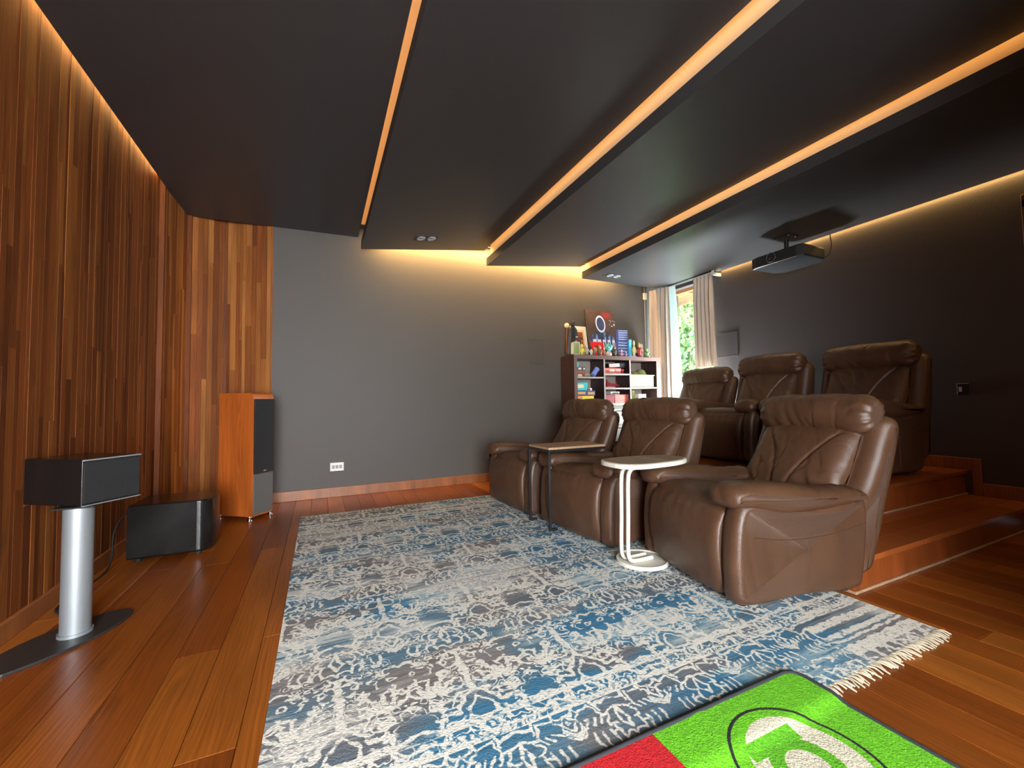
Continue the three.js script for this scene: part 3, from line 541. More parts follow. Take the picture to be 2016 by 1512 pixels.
// ---------------------------------------------------------------- loudspeakers by the timber wall
{
  const t = group('floor_speaker', [-0.533, 0, -4.272], -37.7 * deg); tag(t, 'tall orange-brown tower loudspeaker with a black grille', 'loudspeaker');
  // local: front face at x = 0 looking to +x, cabinet runs back to x = -0.36, z from -0.23 to 0
  const cab = wood([0.60, 0.140, 0.022], 0.36);
  const s = new THREE.Shape(); s.moveTo(-0.36, 0.035); s.lineTo(0, 0.035); s.lineTo(0, 1.075); s.quadraticCurveTo(-0.004, 1.11, -0.04, 1.112); s.lineTo(-0.36, 1.112); s.closePath();
  mesh('cabinet', metric(new THREE.ExtrudeGeometry(s, { depth: 0.224, bevelEnabled: true, bevelSize: 0.003, bevelThickness: 0.003, bevelSegments: 2 }).translate(0, 0, -0.227)), cab, t);
  mesh('grille', boxG(0.002, 0.022, 0.40, 1.06, -0.222, -0.008, 0.006), mat([0.009, 0.009, 0.010], 0.85, { bumpMap: weave, bumpScale: 0.0008 }), t);
  mesh('lower_baffle', boxG(0.002, 0.012, 0.045, 0.395, -0.222, -0.008, 0.004), mat([0.085, 0.082, 0.078], 0.5), t);
  mesh('badge', boxG(0.022, 0.024, 0.415, 0.425, -0.130, -0.100), M.silver, t);
  for (const [x, z] of [[-0.33, 0.0], [-0.02, 0.0], [-0.33, -0.225], [-0.02, -0.225]]) mesh('foot', merge([cyl(0.02, 0.024, 0.012, x, 0.006, z, 16), cyl(0.01, 0.01, 0.03, x, 0.025, z, 12), boxG(x - 0.02, x + 0.02, 0.024, 0.036, z - 0.02, z + 0.02, 0.003)]), M.chrome, t);
}
{
  const t = group('subwoofer', [-0.90, 0, -3.66]); tag(t, 'glossy black subwoofer box with a curved front on the floor', 'subwoofer');
  const s = new THREE.Shape(); s.moveTo(-0.205, -0.165); s.lineTo(0.15, -0.172); s.quadraticCurveTo(0.205, -0.17, 0.215, -0.11); s.quadraticCurveTo(0.228, 0, 0.215, 0.11); s.quadraticCurveTo(0.205, 0.17, 0.15, 0.172); s.lineTo(-0.205, 0.165); s.closePath();
  mesh('cabinet', metric(new THREE.ExtrudeGeometry(s, { depth: 0.318, bevelEnabled: true, bevelSize: 0.012, bevelThickness: 0.012, bevelSegments: 3 }).rotateX(-Math.PI / 2).translate(0, 0.037, 0)), M.gloss, t);
  mesh('amplifier_plate', boxG(-0.225, -0.212, 0.10, 0.32, -0.12, 0.12, 0.004), M.darkGrey, t);
  for (const [x, z] of [[-0.17, -0.13], [0.15, -0.13], [-0.17, 0.13], [0.15, 0.13]]) mesh('foot', cyl(0.018, 0.018, 0.03, x, 0.015, z, 14), M.blackMatt, t);
  const k = mesh('speaker_cable', tubeG([[-1.136, 0.26, -3.62], [-1.16, 0.30, -3.58], [-1.185, 0.2, -3.5], [-1.18, 0.05, -3.46], [-1.17, 0.008, -3.3], [-1.19, 0.006, -2.9], [-1.1, 0.006, -2.75]], 0.005, 60, 6), M.blackMatt); tag(k, 'thin black cable drooping from the back of the subwoofer', 'cable');
}
{
  const t = group('speaker_stand', [-0.972, 0, -2.515]); tag(t, 'silver column stand on a dark pointed base plate', 'speaker stand');
  mesh('column', merge([cyl(0.051, 0.051, 0.55, 0, 0.290, 0, 40), cyl(0.058, 0.058, 0.012, 0, 0.018, 0, 40)]), M.silver, t);
  const s = new THREE.Shape(); s.moveTo(0.115, 0.185); s.quadraticCurveTo(0.16, 0.165, 0.15, 0.10); s.quadraticCurveTo(0.13, -0.10, -0.10, -0.26); s.quadraticCurveTo(-0.19, -0.30, -0.225, -0.22); s.quadraticCurveTo(-0.20, 0.06, 0.03, 0.175); s.quadraticCurveTo(0.08, 0.20, 0.115, 0.185);
  mesh('base_plate', metric(new THREE.ExtrudeGeometry(s, { depth: 0.008, bevelEnabled: true, bevelSize: 0.002, bevelThickness: 0.002, bevelSegments: 2, curveSegments: 20 }).rotateX(-Math.PI / 2).translate(0, 0.002, 0)), mat([0.022, 0.021, 0.020], 0.4), t);
  mesh('top_plate', boxG(-0.07, 0.07, 0.563, 0.570, -0.06, 0.06, 0.003), M.black, t);
}
{
  const t = group('centre_speaker', [-0.937, 0.571, -2.439], 54 * deg); tag(t, 'black box loudspeaker with silver edges on the silver column stand', 'loudspeaker');
  // local: near corner at the origin; grille face along +x, side face along -z
  const L = 0.235, D = 0.335, H = 0.205;
  mesh('cabinet', boxG(0, L, 0, H, -D, 0, 0.006), M.gloss, t);
  mesh('grille', boxG(0.004, L - 0.004, 0.012, H - 0.012, -0.002, 0.008, 0.003), mat([0.006, 0.006, 0.0065], 0.9, { bumpMap: weave, bumpScale: 0.0008 }), t);
  mesh('edge_strip', boxG(0, L, H - 0.008, H - 0.001, -0.001, 0.010, 0.002), M.silver, t); mesh('edge_strip', boxG(0, L, 0.001, 0.006, -0.001, 0.010, 0.002), M.silver, t);
}
// ---------------------------------------------------------------- projector, spotlights, wall plates
{
  const x0 = 4.30, x1 = 4.74, z0 = -2.965, z1 = -2.455, y0 = 2.405, y1 = 2.525;
  const t = group('projector'); tag(t, 'black home cinema projector hanging from the ceiling panel', 'projector');
  const s = new THREE.Shape(); const P = [[x0 + 0.02, z0], [x0, z0 + 0.05], [x0, z1 - 0.05], [x0 + 0.02, z1], [x1 - 0.08, z1 - 0.005], [x1, z1 - 0.08], [x1, z0 + 0.08], [x1 - 0.08, z0 + 0.005]];
  mesh('body', slabG(P, y0, y1, 0.014), mat([0.020, 0.020, 0.022], 0.38), t);
  const zc = (z0 + z1) / 2 - 0.03, yc = (y0 + y1) / 2;
  const lens = mesh('lens_barrel', cyl(0.046, 0.05, 0.05, 0, 0, 0, 32).rotateZ(Math.PI / 2).translate(x0 - 0.012, yc, zc), M.black, t);
  mesh('lens_ring', new THREE.TorusGeometry(0.046, 0.006, 10, 36).rotateY(Math.PI / 2).translate(x0 - 0.037, yc, zc), M.darkGrey, lens);
  mesh('lens_glass', ball(0.034, x0 - 0.030, yc, zc, 0.35, 1, 1), mat([0.03, 0.02, 0.02], 0.04, { clearcoat: 1 }), lens);
  mesh('vent_grille', merge([...Array(7)].map((_, k) => boxG(x0 - 0.003, x0 + 0.004, y0 + 0.02 + k * 0.012, y0 + 0.027 + k * 0.012, z1 - 0.16, z1 - 0.05))), M.blackMatt, t);
  mesh('badge', boxG(x0 + 0.002, x0 + 0.006, y0 + 0.010, y0 + 0.018, z0 + 0.06, z0 + 0.115), M.plastic, t);
  const br = mesh('ceiling_mount', merge([cyl(0.022, 0.022, 0.16, 4.5, 2.60, -2.72, 20), boxG(4.42, 4.58, 2.700, 2.712, -2.80, -2.64, 0.003), boxG(4.40, 4.60, 2.525, 2.535, -2.82, -2.62, 0.003)]), M.black, t);
  for (const [x, z] of [[4.44, -2.78], [4.44, -2.66], [4.56, -2.66], [4.56, -2.78]]) mesh('bolt', cyl(0.007, 0.007, 0.006, x, 2.698, z, 10), M.chrome, br);
  const c = mesh('projector_cable', tubeG([[4.758, 2.47, -2.56], [4.82, 2.48, -2.50], [4.86, 2.58, -2.48], [4.885, 2.70, -2.50], [4.89, 2.76, -2.50]], 0.006, 40, 8), M.blackMatt); tag(c, 'black cable looping from the projector up to the back wall', 'cable');
}
function spot(x, y, z, tilt, label) {
  const t = group('twin_spotlight', [x, y, z]); t.rotation.z = tilt; tag(t, label, 'spotlight', 'recessed twin spotlights');
  mesh('frame', merge([boxG(-0.13, 0.13, -0.004, 0.004, -0.072, -0.06), boxG(-0.13, 0.13, -0.004, 0.004, 0.06, 0.072), boxG(-0.13, -0.118, -0.004, 0.004, -0.06, 0.06), boxG(0.118, 0.13, -0.004, 0.004, -0.06, 0.06)]), M.darkGrey, t);
  mesh('housing', boxG(-0.118, 0.118, -0.001, 0.004, -0.06, 0.06), M.blackMatt, t);
  for (const s of [-1, 1]) { const r = mesh('lamp_ring', new THREE.TorusGeometry(0.042, 0.009, 10, 30).rotateX(Math.PI / 2).translate(s * 0.058, -0.004, 0), M.silver, t); mesh('lamp_glass', ball(0.036, s * 0.058, -0.004, 0, 1, 0.3, 1), mat([0.5, 0.5, 0.5], 0.12, { metalness: 0.6 }), r); }
}
spot(1.045, 2.715 + (1.045 - 0.41) * 0.1306 - 0.004, -4.42, Math.atan(0.1306), 'twin recessed spotlight in the first tilted ceiling panel');
spot(3.65, 2.711, -4.52, 0, 'twin recessed spotlight in the projector ceiling panel above the shelves');
function plate(name, label, cat, box, m, marks = []) { const t = group(name); tag(t, label, cat); mesh('cover', boxG(...box, 0.003), m, t); marks.forEach(([n, b, mm]) => mesh(n, boxG(...b), mm, t)); return t; }
plate('power_outlet', 'pale three-socket power outlet low on the grey wall', 'outlet', [0.105, 0.242, 0.278, 0.368, zf, zf + 0.010], M.plastic, [-1, 0, 1].map((k) => ['socket', [0.1735 + k * 0.036 - 0.014, 0.1735 + k * 0.036 + 0.014, 0.305, 0.341, zf + 0.009, zf + 0.0115], mat([0.25, 0.24, 0.22], 0.5)]));
plate('power_outlet', 'dark power outlet on the grey wall just behind the front row', 'outlet', [1.93, 2.0, 0.28, 0.37, zf, zf + 0.010], mat([0.13, 0.12, 0.115], 0.4), [['socket', [1.95, 1.98, 0.31, 0.34, zf + 0.009, zf + 0.0115], M.black]]);
plate('power_outlet', 'black power outlet with a pale rim on the back wall beyond the steps', 'outlet', [xr - 0.010, xr, 1.00, 1.095, -1.62, -1.55], M.black, [['rim', [xr - 0.012, xr, 1.095, 1.103, -1.622, -1.548], M.silver], ['switch_key', [xr - 0.013, xr - 0.009, 1.03, 1.07, -1.610, -1.590], M.plastic]]);
function flushSpeaker(label, box, axis) {
  const t = group('wall_speaker'); tag(t, label, 'wall speaker', 'flush wall speakers'); const [a, b, c, d, e, f] = box;
  const m = axis === 'z' ? mat([0.064, 0.055, 0.047], 0.75, { bumpMap: weave, bumpScale: 0.0003 }) : mat([0.054, 0.046, 0.045], 0.8, { bumpMap: weave, bumpScale: 0.0003, specularIntensity: 0.4 }), k = 0.006;
  mesh('grille', boxG(...box, 0.002), m, t);
  const p = axis === 'z' ? [[a, a + k, c, d, e, f + 0.0015], [b - k, b, c, d, e, f + 0.0015], [a, b, c, c + k, e, f + 0.0015], [a, b, d - k, d, e, f + 0.0015]] : [[a - 0.0015, b, c, d, e, e + k], [a - 0.0015, b, c, d, f - k, f], [a - 0.0015, b, c, c + k, e, f], [a - 0.0015, b, d - k, d, e, f]];
  mesh('bezel', merge(p.map((q) => boxG(...q))), axis === 'z' ? M.greyPaint : mat([0.055, 0.048, 0.047], 0.7), t);
}
flushSpeaker('flush square speaker grille painted into the grey wall', [2.555, 2.77, 1.525, 1.845, zf, zf + 0.0015], 'z');
flushSpeaker('flush square speaker grille in the dark wall beside the curtain', [xr - 0.004, xr, 1.56, 1.875, -3.955, -3.645], 'x');
// ---------------------------------------------------------------- curtains
function clothG(a, b, y0, y1, { pleats = 7, amp = 0.03, flare = 1, skew = 0, rows = 40, cols = 130, thick = 0.004, gather = 0.07 }) {
  const pos = [], uv = [], idx = [], dx = b[0] - a[0], dz = b[1] - a[1], len = Math.hypot(dx, dz), nx = -dz / len, nz = dx / len;
  for (const side of [0, 1]) for (let j = 0; j <= rows; j++) for (let i = 0; i <= cols; i++) {
    const v = j / rows, y = lerp(y1, y0, v), u = i / cols, drop = v * (y1 - y0), open = 0.35 + 0.65 * smooth(0, 0.35, drop);
    const wv = u + 0.012 * Math.sin(v * 7 + u * 23) * v, w = (u - 0.5) * (1 + (flare - 1) * v) + 0.5 + skew * v;
    const ph = wv * pleats * Math.PI * 2, f = Math.sin(ph) + 0.28 * Math.sin(2.3 * ph + 1 + v * 2) + 0.16 * Math.sin(0.7 * ph + v * 3);
    const pinch = drop < gather ? 0.4 + 0.6 * Math.abs(Math.sin(ph * 1.5)) : 1;
    const o = amp * open * f * pinch + (side ? thick : 0);
    pos.push(a[0] + dx * w + nx * o, y, a[1] + dz * w + nz * o); uv.push(u * len * 2, y);
  }
  const row = cols + 1, n = row * (rows + 1);
  for (let j = 0; j < rows; j++) for (let i = 0; i < cols; i++) { const A = j * row + i, B = A + 1, C = A + row, D = C + 1; idx.push(A, C, B, B, C, D, n + A, n + B, n + C, n + B, n + D, n + C); }
  for (let i = 0; i < cols; i++) for (const j of [0, rows]) { const A = j * row + i, B = A + 1; idx.push(A, B, n + A, B, n + B, n + A); }
  for (let j = 0; j < rows; j++) for (const i of [0, cols]) { const A = j * row + i, C = A + row; idx.push(A, n + A, C, C, n + A, n + C); }
  const g = new THREE.BufferGeometry(); g.setAttribute('position', new THREE.Float32BufferAttribute(pos, 3)); g.setAttribute('uv', new THREE.Float32BufferAttribute(uv, 2)); g.setIndex(idx); g.computeVertexNormals(); return g;
}
{
  const linen = mat([0.66, 0.56, 0.46], 0.85, { bumpMap: weave, bumpScale: 0.0004, transmission: 0.18, thickness: 0, side: THREE.DoubleSide });
  const a = mesh('curtain', clothG([4.655, -4.915], [4.715, -4.575], 0.385, 2.69, { pleats: 5, amp: 0.022, flare: 1.05 }), linen); tag(a, 'long beige pleated curtain hanging beside the shelf unit', 'curtain', 'beige curtains');
  const b = mesh('curtain', clothG([4.775, -4.175], [4.785, -3.875], 1.44, 2.695, { pleats: 5, amp: 0.024, flare: 1.12, skew: 0.02 }), linen); tag(b, 'shorter beige pleated curtain above the rear recliner headrest', 'curtain', 'beige curtains');
  const s = mesh('sheer_curtain', clothG([4.765, -4.62], [4.765, -4.50], 0.385, 2.69, { pleats: 6, amp: 0.014, flare: 2.1, skew: 0.42, thick: 0.002 }), mat([0.86, 0.92, 0.92], 0.95, { transmission: 0.55, thickness: 0, side: THREE.DoubleSide })); tag(s, 'white sheer curtain gathered between the beige curtain and the glass', 'curtain');
  const rod = group('curtain_rail'); tag(rod, 'dark curtain rail above the window', 'curtain rail');
  mesh('rail', boxG(4.735, 4.76, 2.697, 2.712, -4.90, -3.84, 0.003), M.black, rod); mesh('bracket', boxG(4.74, 4.93, 2.66, 2.70, -3.87, -3.85, 0.003), M.plastic, rod); mesh('end_cap', ball(0.018, 4.748, 2.704, -3.835), M.plastic, rod);
  const p = group('motion_sensor'); tag(p, 'small pale sensor box with a thin cable in the corner by the curtain', 'sensor');
  mesh('case', boxG(4.55, 4.61, 2.555, 2.66, zf + 0.001, zf + 0.035, 0.008), M.cream, p); mesh('cable', tubeG([[4.58, 2.66, zf + 0.01], [4.58, 2.75, zf + 0.006], [4.58, 2.90, zf + 0.006]], 0.003, 20, 6), M.cream, p); mesh('cable', tubeG([[4.58, 2.555, zf + 0.01], [4.582, 2.2, zf + 0.006], [4.58, 1.5, zf + 0.006]], 0.003, 20, 6), M.cream, p);
}
// ---------------------------------------------------------------- shelf unit and what stands in it
const BC = { x0: 3.03, x1: 4.53, zb: -4.925, zf: -4.60, y0: 0.375, y1: 1.612 };
{
  const t = group('shelf_unit'); tag(t, 'dark brown cube shelf unit with white drawers standing by the window', 'shelf unit');
  const dk = mat([0.034, 0.016, 0.014], 0.42), pale = mat([0.36, 0.30, 0.26], 0.5), { x0, x1, zb, zf: f, y0, y1 } = BC;  // pale puts light on the back, shelves and divider fronts into the colour
  mesh('side_board', boxG(x0, x0 + 0.05, y0, y1 - 0.05, zb, f, 0.003), dk, t); mesh('side_board', boxG(x1 - 0.08, x1, y0, y1 - 0.05, zb, f, 0.003), dk, t);
  mesh('top_board', boxG(x0, x1, y1 - 0.05, y1, zb, f, 0.003), dk, t); mesh('plinth', boxG(x0 + 0.05, x1 - 0.08, y0, y0 + 0.06, zb, f, 0.003), dk, t);
  mesh('back_board', boxG(x0 + 0.05, x1 - 0.08, y0 + 0.06, y1 - 0.05, zb, zb + 0.008), pale, t);
  for (const x of [3.512, 3.957]) { const d = mesh('divider', boxG(x, x + 0.022, y0 + 0.06, y1 - 0.05, zb + 0.008, f - 0.006, 0.002), dk, t); mesh('lit_edge', boxG(x, x + 0.022, y0 + 0.06, y1 - 0.05, f - 0.006, f - 0.002), pale, d); }
  mesh('lit_edge', merge([boxG(x0, x1, y1 - 0.05, y1, f, f + 0.003), boxG(x0, x0 + 0.05, y0, y1 - 0.05, f, f + 0.003), boxG(x1 - 0.08, x1, y0, y1 - 0.05, f, f + 0.003)]), mat([0.17, 0.105, 0.09], 0.3), t);  // added front strips, lighter to stand for light on the frame edges
  const cols = [[3.08, 3.512], [3.534, 3.957], [3.979, 4.45]], sh = [[1.302, 0.985, 0.68], [1.352, 1.155, 0.895], [1.165, 0.90, 0.68]];
  cols.forEach(([a, b], k) => sh[k].forEach((y) => mesh('shelf', boxG(a, b, y, y + 0.02, zb + 0.008, f - 0.004, 0.002), pale, t)));
  for (const [y, h] of [[0.44, 0.22], [0.665, 0.225]]) { const d = mesh('drawer', boxG(3.538, 3.953, y, y + h, zb + 0.05, f - 0.001, 0.004), M.white, t); mesh('drawer_handle', boxG(3.70, 3.80, y + h - 0.045, y + h - 0.032, f - 0.003, f + 0.004, 0.002), M.darkGrey, d); }
}
const CH = (r, g, b, rough = 0.55) => mat([r, g, b], rough);
// a closed carton; panels of print are thin raised fields on its front and top
function carton(name, label, x0, x1, y0, h, depth, m, fields = [], grp = 'board games and boxes on the shelves', turn = 0, z = -4.63) {
  const cx = (x0 + x1) / 2, w = x1 - x0, t = group(name, [cx, y0, z], turn); tag(t, label, 'box', grp);
  mesh('lid', boxG(-w / 2, w / 2, h * 0.45, h, -depth, 0, 0.003), m, t); mesh('tray', boxG(-w / 2 + 0.003, w / 2 - 0.003, 0.0005, h * 0.47, -depth + 0.003, -0.003, 0.002), m, t);
  fields.forEach(([u0, u1, v0, v1, mm]) => mesh('label_print', boxG(-w / 2 + u0 * w, -w / 2 + u1 * w, v0 * h, v1 * h, -0.001, 0.0012), mm, t)); return t;
}
const K = { teal: CH(0.03, 0.42, 0.40), navy: CH(0.03, 0.05, 0.14), orange: CH(0.62, 0.26, 0.08), brown: CH(0.20, 0.075, 0.035), cream: CH(0.68, 0.55, 0.36), yellow: CH(0.75, 0.58, 0.03), red: CH(0.52, 0.03, 0.03), dred: CH(0.26, 0.014, 0.03), coral: CH(0.66, 0.14, 0.10), grey: CH(0.16, 0.16, 0.17), pink: CH(0.66, 0.34, 0.30), white: M.white, green: CH(0.30, 0.35, 0.13), black: M.black, peri: CH(0.28, 0.34, 0.78), lime: CH(0.35, 0.42, 0.10), tan: CH(0.45, 0.30, 0.20), sky: CH(0.10, 0.55, 0.78) };
// left bays
carton('game_box', 'brown box at the bottom of the top left shelf pile', 3.095, 3.225, 1.322, 0.085, 0.2, K.brown, [[0.1, 0.6, 0.05, 0.4, K.cream]]);
carton('game_box', 'navy box with two pale ovals on the brown box', 3.09, 3.235, 1.408, 0.042, 0.2, K.navy, [[0.2, 0.5, 0.2, 0.8, K.cream], [0.72, 0.92, 0.25, 0.75, K.cream]]);
carton('game_box', 'small teal carton standing at the shelf side above the navy box', 3.09, 3.125, 1.451, 0.065, 0.1, K.teal);
{
  const t = mesh('soft_pouch', puff([[0, 0], [0.04, -0.002], [0.11, 0], [0.15, 0.012], [0.13, 0.045], [0.08, 0.06], [0.03, 0.045], [-0.006, 0.016]], -0.09, 0.02, { roll: 0.03, inset: 0.014, n: 40, m: 10, fold: (x, y, z) => 0.01 * (fbm(x * 40, z * 40, 2) - 0.5) }), K.tan); t.position.set(3.226, 1.330, -4.72); tag(t, 'slumped orange-brown fabric pouch in the top left bay', 'pouch');
  const c = group('roll_case', [3.42, 1.372, -4.66]); tag(c, 'periwinkle blue cylindrical case leaning in the top left bay', 'case'); c.rotation.set(0.2, 0.3, -0.75); c.position.set(3.428, 1.392, -4.69);
  mesh('tube', cyl(0.036, 0.036, 0.11, 0, 0, 0, 28), K.peri, c); mesh('cap', cyl(0.038, 0.038, 0.02, 0, 0.055, 0, 28), K.peri, c);
}
carton('game_box', 'yellow and orange box at the bottom of the lower left bay', 3.09, 3.36, 1.006, 0.062, 0.24, K.orange, [[0.3, 0.95, 0.1, 0.9, K.yellow]]);
carton('game_box', 'navy game box with two orange labels in the lower left bay', 3.09, 3.385, 1.069, 0.070, 0.24, K.navy, [[0.02, 0.45, 0.25, 0.75, K.orange], [0.58, 0.95, 0.2, 0.7, K.orange]]);
carton('game_box', 'teal game box with a white oval label in the lower left bay', 3.09, 3.26, 1.140, 0.105, 0.2, K.teal, [[0.05, 0.62, 0.3, 0.75, K.cream]]);
{ const t = group('toy_cube', [3.31, 1.140, -4.65], 0.4); tag(t, 'small white and black toy cube on the navy game box', 'toy'); mesh('block', boxG(-0.022, 0.022, 0, 0.03, -0.02, 0.02, 0.004), K.white, t); mesh('stripe', boxG(-0.023, 0.023, 0.010, 0.018, -0.021, 0.021), K.black, t); }
// middle bays
carton('game_box', 'red game box with two white labels on the top middle shelf', 3.545, 3.83, 1.373, 0.075, 0.22, K.coral, [[0.3, 0.6, 0.3, 0.75, K.white], [0.66, 0.95, 0.35, 0.8, K.pink]]);
carton('game_box', 'dark maroon box beside the red game box', 3.84, 3.88, 1.373, 0.065, 0.2, K.dred);
carton('game_box', 'dark grey box standing behind the pink-labelled box', 3.545, 3.70, 1.449, 0.105, 0.12, K.grey, [[0.1, 0.85, 0.75, 0.92, K.white]], undefined, 0, -4.79);
{ const o = carton('game_box', 'black box with a pink front tilted on the red game box', 3.62, 3.92, 1.461, 0.06, 0.14, K.black, [[0.02, 0.62, 0.1, 0.9, K.pink]]); o.rotation.z = 0.06; }
{
  const t = mesh('magazine', boxG(3.545, 3.72, 1.1755, 1.190, -4.84, -4.63, 0.002), K.pink); tag(t, 'pink and white magazine lying on the second middle shelf', 'magazine');
  const d = group('crumpled_toy', [3.62, 1.192, -4.70]); tag(d, 'red winged toy lying on the second middle shelf', 'toy');
  mesh('body', puff([[0, 0], [0.08, -0.001], [0.19, 0], [0.22, 0.012], [0.18, 0.035], [0.10, 0.04], [0.03, 0.05], [-0.01, 0.02]], -0.03, 0.03, { roll: 0.015, inset: 0.01, n: 40, m: 8, fold: (x, y, z) => 0.012 * (fbm(x * 50, z * 60, 2) - 0.5) }), K.dred, d);
  mesh('wing', new THREE.ConeGeometry(0.03, 0.10, 8).rotateZ(0.35).translate(0.02, 0.075, 0), K.dred, d); mesh('wing', new THREE.ConeGeometry(0.018, 0.06, 8).rotateZ(-0.7).translate(0.16, 0.05, 0.01), K.red, d);
}
carton('game_box', 'pale box with a red lettered side under the coral box', 3.67, 3.95, 0.916, 0.045, 0.22, K.white, [[0.1, 0.2, 0.4, 0.6, K.red]]);
carton('game_box', 'small box printed in green and yellow on the drawer shelf', 3.55, 3.66, 0.916, 0.045, 0.2, K.lime, [[0.2, 0.8, 0.2, 0.8, K.yellow]]);
carton('game_box', 'dark red storage box on the lower middle shelf', 3.545, 3.705, 0.962, 0.115, 0.24, K.dred);
carton('game_box', 'bright coral storage box on the lower middle shelf', 3.71, 3.95, 0.962, 0.118, 0.24, K.coral);
carton('game_box', 'white box with a dark lettered band on the coral storage box', 3.66, 3.82, 1.0815, 0.040, 0.16, K.white, [[0.2, 0.85, 0.3, 0.7, K.navy]], undefined, 0, -4.66);
// right bays
{
  const t = group('storage_bin', [0, 0, 0]); tag(t, 'pale green storage bin with a dark patch on the right shelf', 'bin');
  mesh('wall', merge([boxG(3.990, 4.40, 1.187, 1.352, -4.622, -4.612), boxG(3.990, 4.40, 1.187, 1.352, -4.90, -4.89), boxG(3.990, 4.000, 1.187, 1.352, -4.89, -4.622), boxG(4.39, 4.40, 1.187, 1.352, -4.89, -4.622), boxG(3.990, 4.40, 1.187, 1.195, -4.89, -4.622)]), K.green, t);
  mesh('rim', merge([boxG(3.982, 4.414, 1.348, 1.362, -4.630, -4.604, 0.003), boxG(3.982, 4.414, 1.348, 1.362, -4.90, -4.885, 0.003)]), K.green, t);
  mesh('patch', boxG(4.10, 4.25, 1.215, 1.33, -4.6125, -4.6105), K.grey, t); mesh('patch_print', new THREE.CylinderGeometry(0.045, 0.045, 0.002, 24).rotateX(Math.PI / 2).translate(4.165, 1.27, -4.6095), K.green, t);
  const bag = (name, x, y, z, s, m, label) => { const g = new THREE.IcosahedronGeometry(1, 4), p = g.attributes.position; for (let i = 0; i < p.count; i++) { const k = 0.75 + 0.5 * fbm(p.getX(i) * 2.2 + x * 9, p.getY(i) * 2.2 + p.getZ(i) * 2.2, 3); p.setXYZ(i, p.getX(i) * k * s[0], p.getY(i) * k * s[1], p.getZ(i) * k * s[2]); } g.computeVertexNormals(); const o = mesh(name, g, m); o.position.set(x, y, z); tag(o, label, 'bag', 'crumpled bags in the storage bin'); };
  bag('crumpled_bag', 4.295, 1.36, -4.74, [0.075, 0.085, 0.07], K.green, 'pale green crumpled bag sticking highest out of the bin');
  bag('crumpled_bag', 4.15, 1.35, -4.74, [0.06, 0.06, 0.07], CH(0.35, 0.20, 0.10), 'brown crumpled paper bag in the middle of the bin');
  bag('crumpled_bag', 4.05, 1.34, -4.73, [0.035, 0.05, 0.06], CH(0.6, 0.6, 0.45), 'small whitish crumpled bag at the divider side of the bin');
}
carton('game_box', 'pale green carton under the storage bin', 3.985, 4.12, 0.922, 0.215, 0.2, K.green, [], undefined, 0, -4.70);
[['white', 0.018], ['navy', 0.014], ['white', 0.02], ['black', 0.012], ['peri', 0.016], ['white', 0.018], ['navy', 0.012], ['white', 0.016]].reduce((x, [c, w], k) => {
  const t = group('book', [x, 0.9205, -4.63]); tag(t, ['upright white book against the pale green carton', 'dark navy book next to the carton-side white book', 'upright white book between the navy and the black book', 'black book in the lower right bay', 'light blue book next to the black one', 'upright white book between the light blue and the thin navy book', 'thin navy book between two white books', 'upright white book at the open end of the row'][k], 'book', 'books in the lower right bay');
  mesh('cover', merge([boxG(0, 0.002, 0, 0.165, -0.16, 0), boxG(w - 0.002, w, 0, 0.165, -0.16, 0), boxG(0.002, w - 0.002, 0, 0.165, -0.003, 0)]), K[c], t); mesh('pages', boxG(0.002, w - 0.002, 0.003, 0.16, -0.157, -0.003), K.cream, t);
  return x + w + 0.001;
}, 4.135);
// ---------------------------------------------------------------- on top of the shelf unit
const TOPY = BC.y1 + 0.0008;
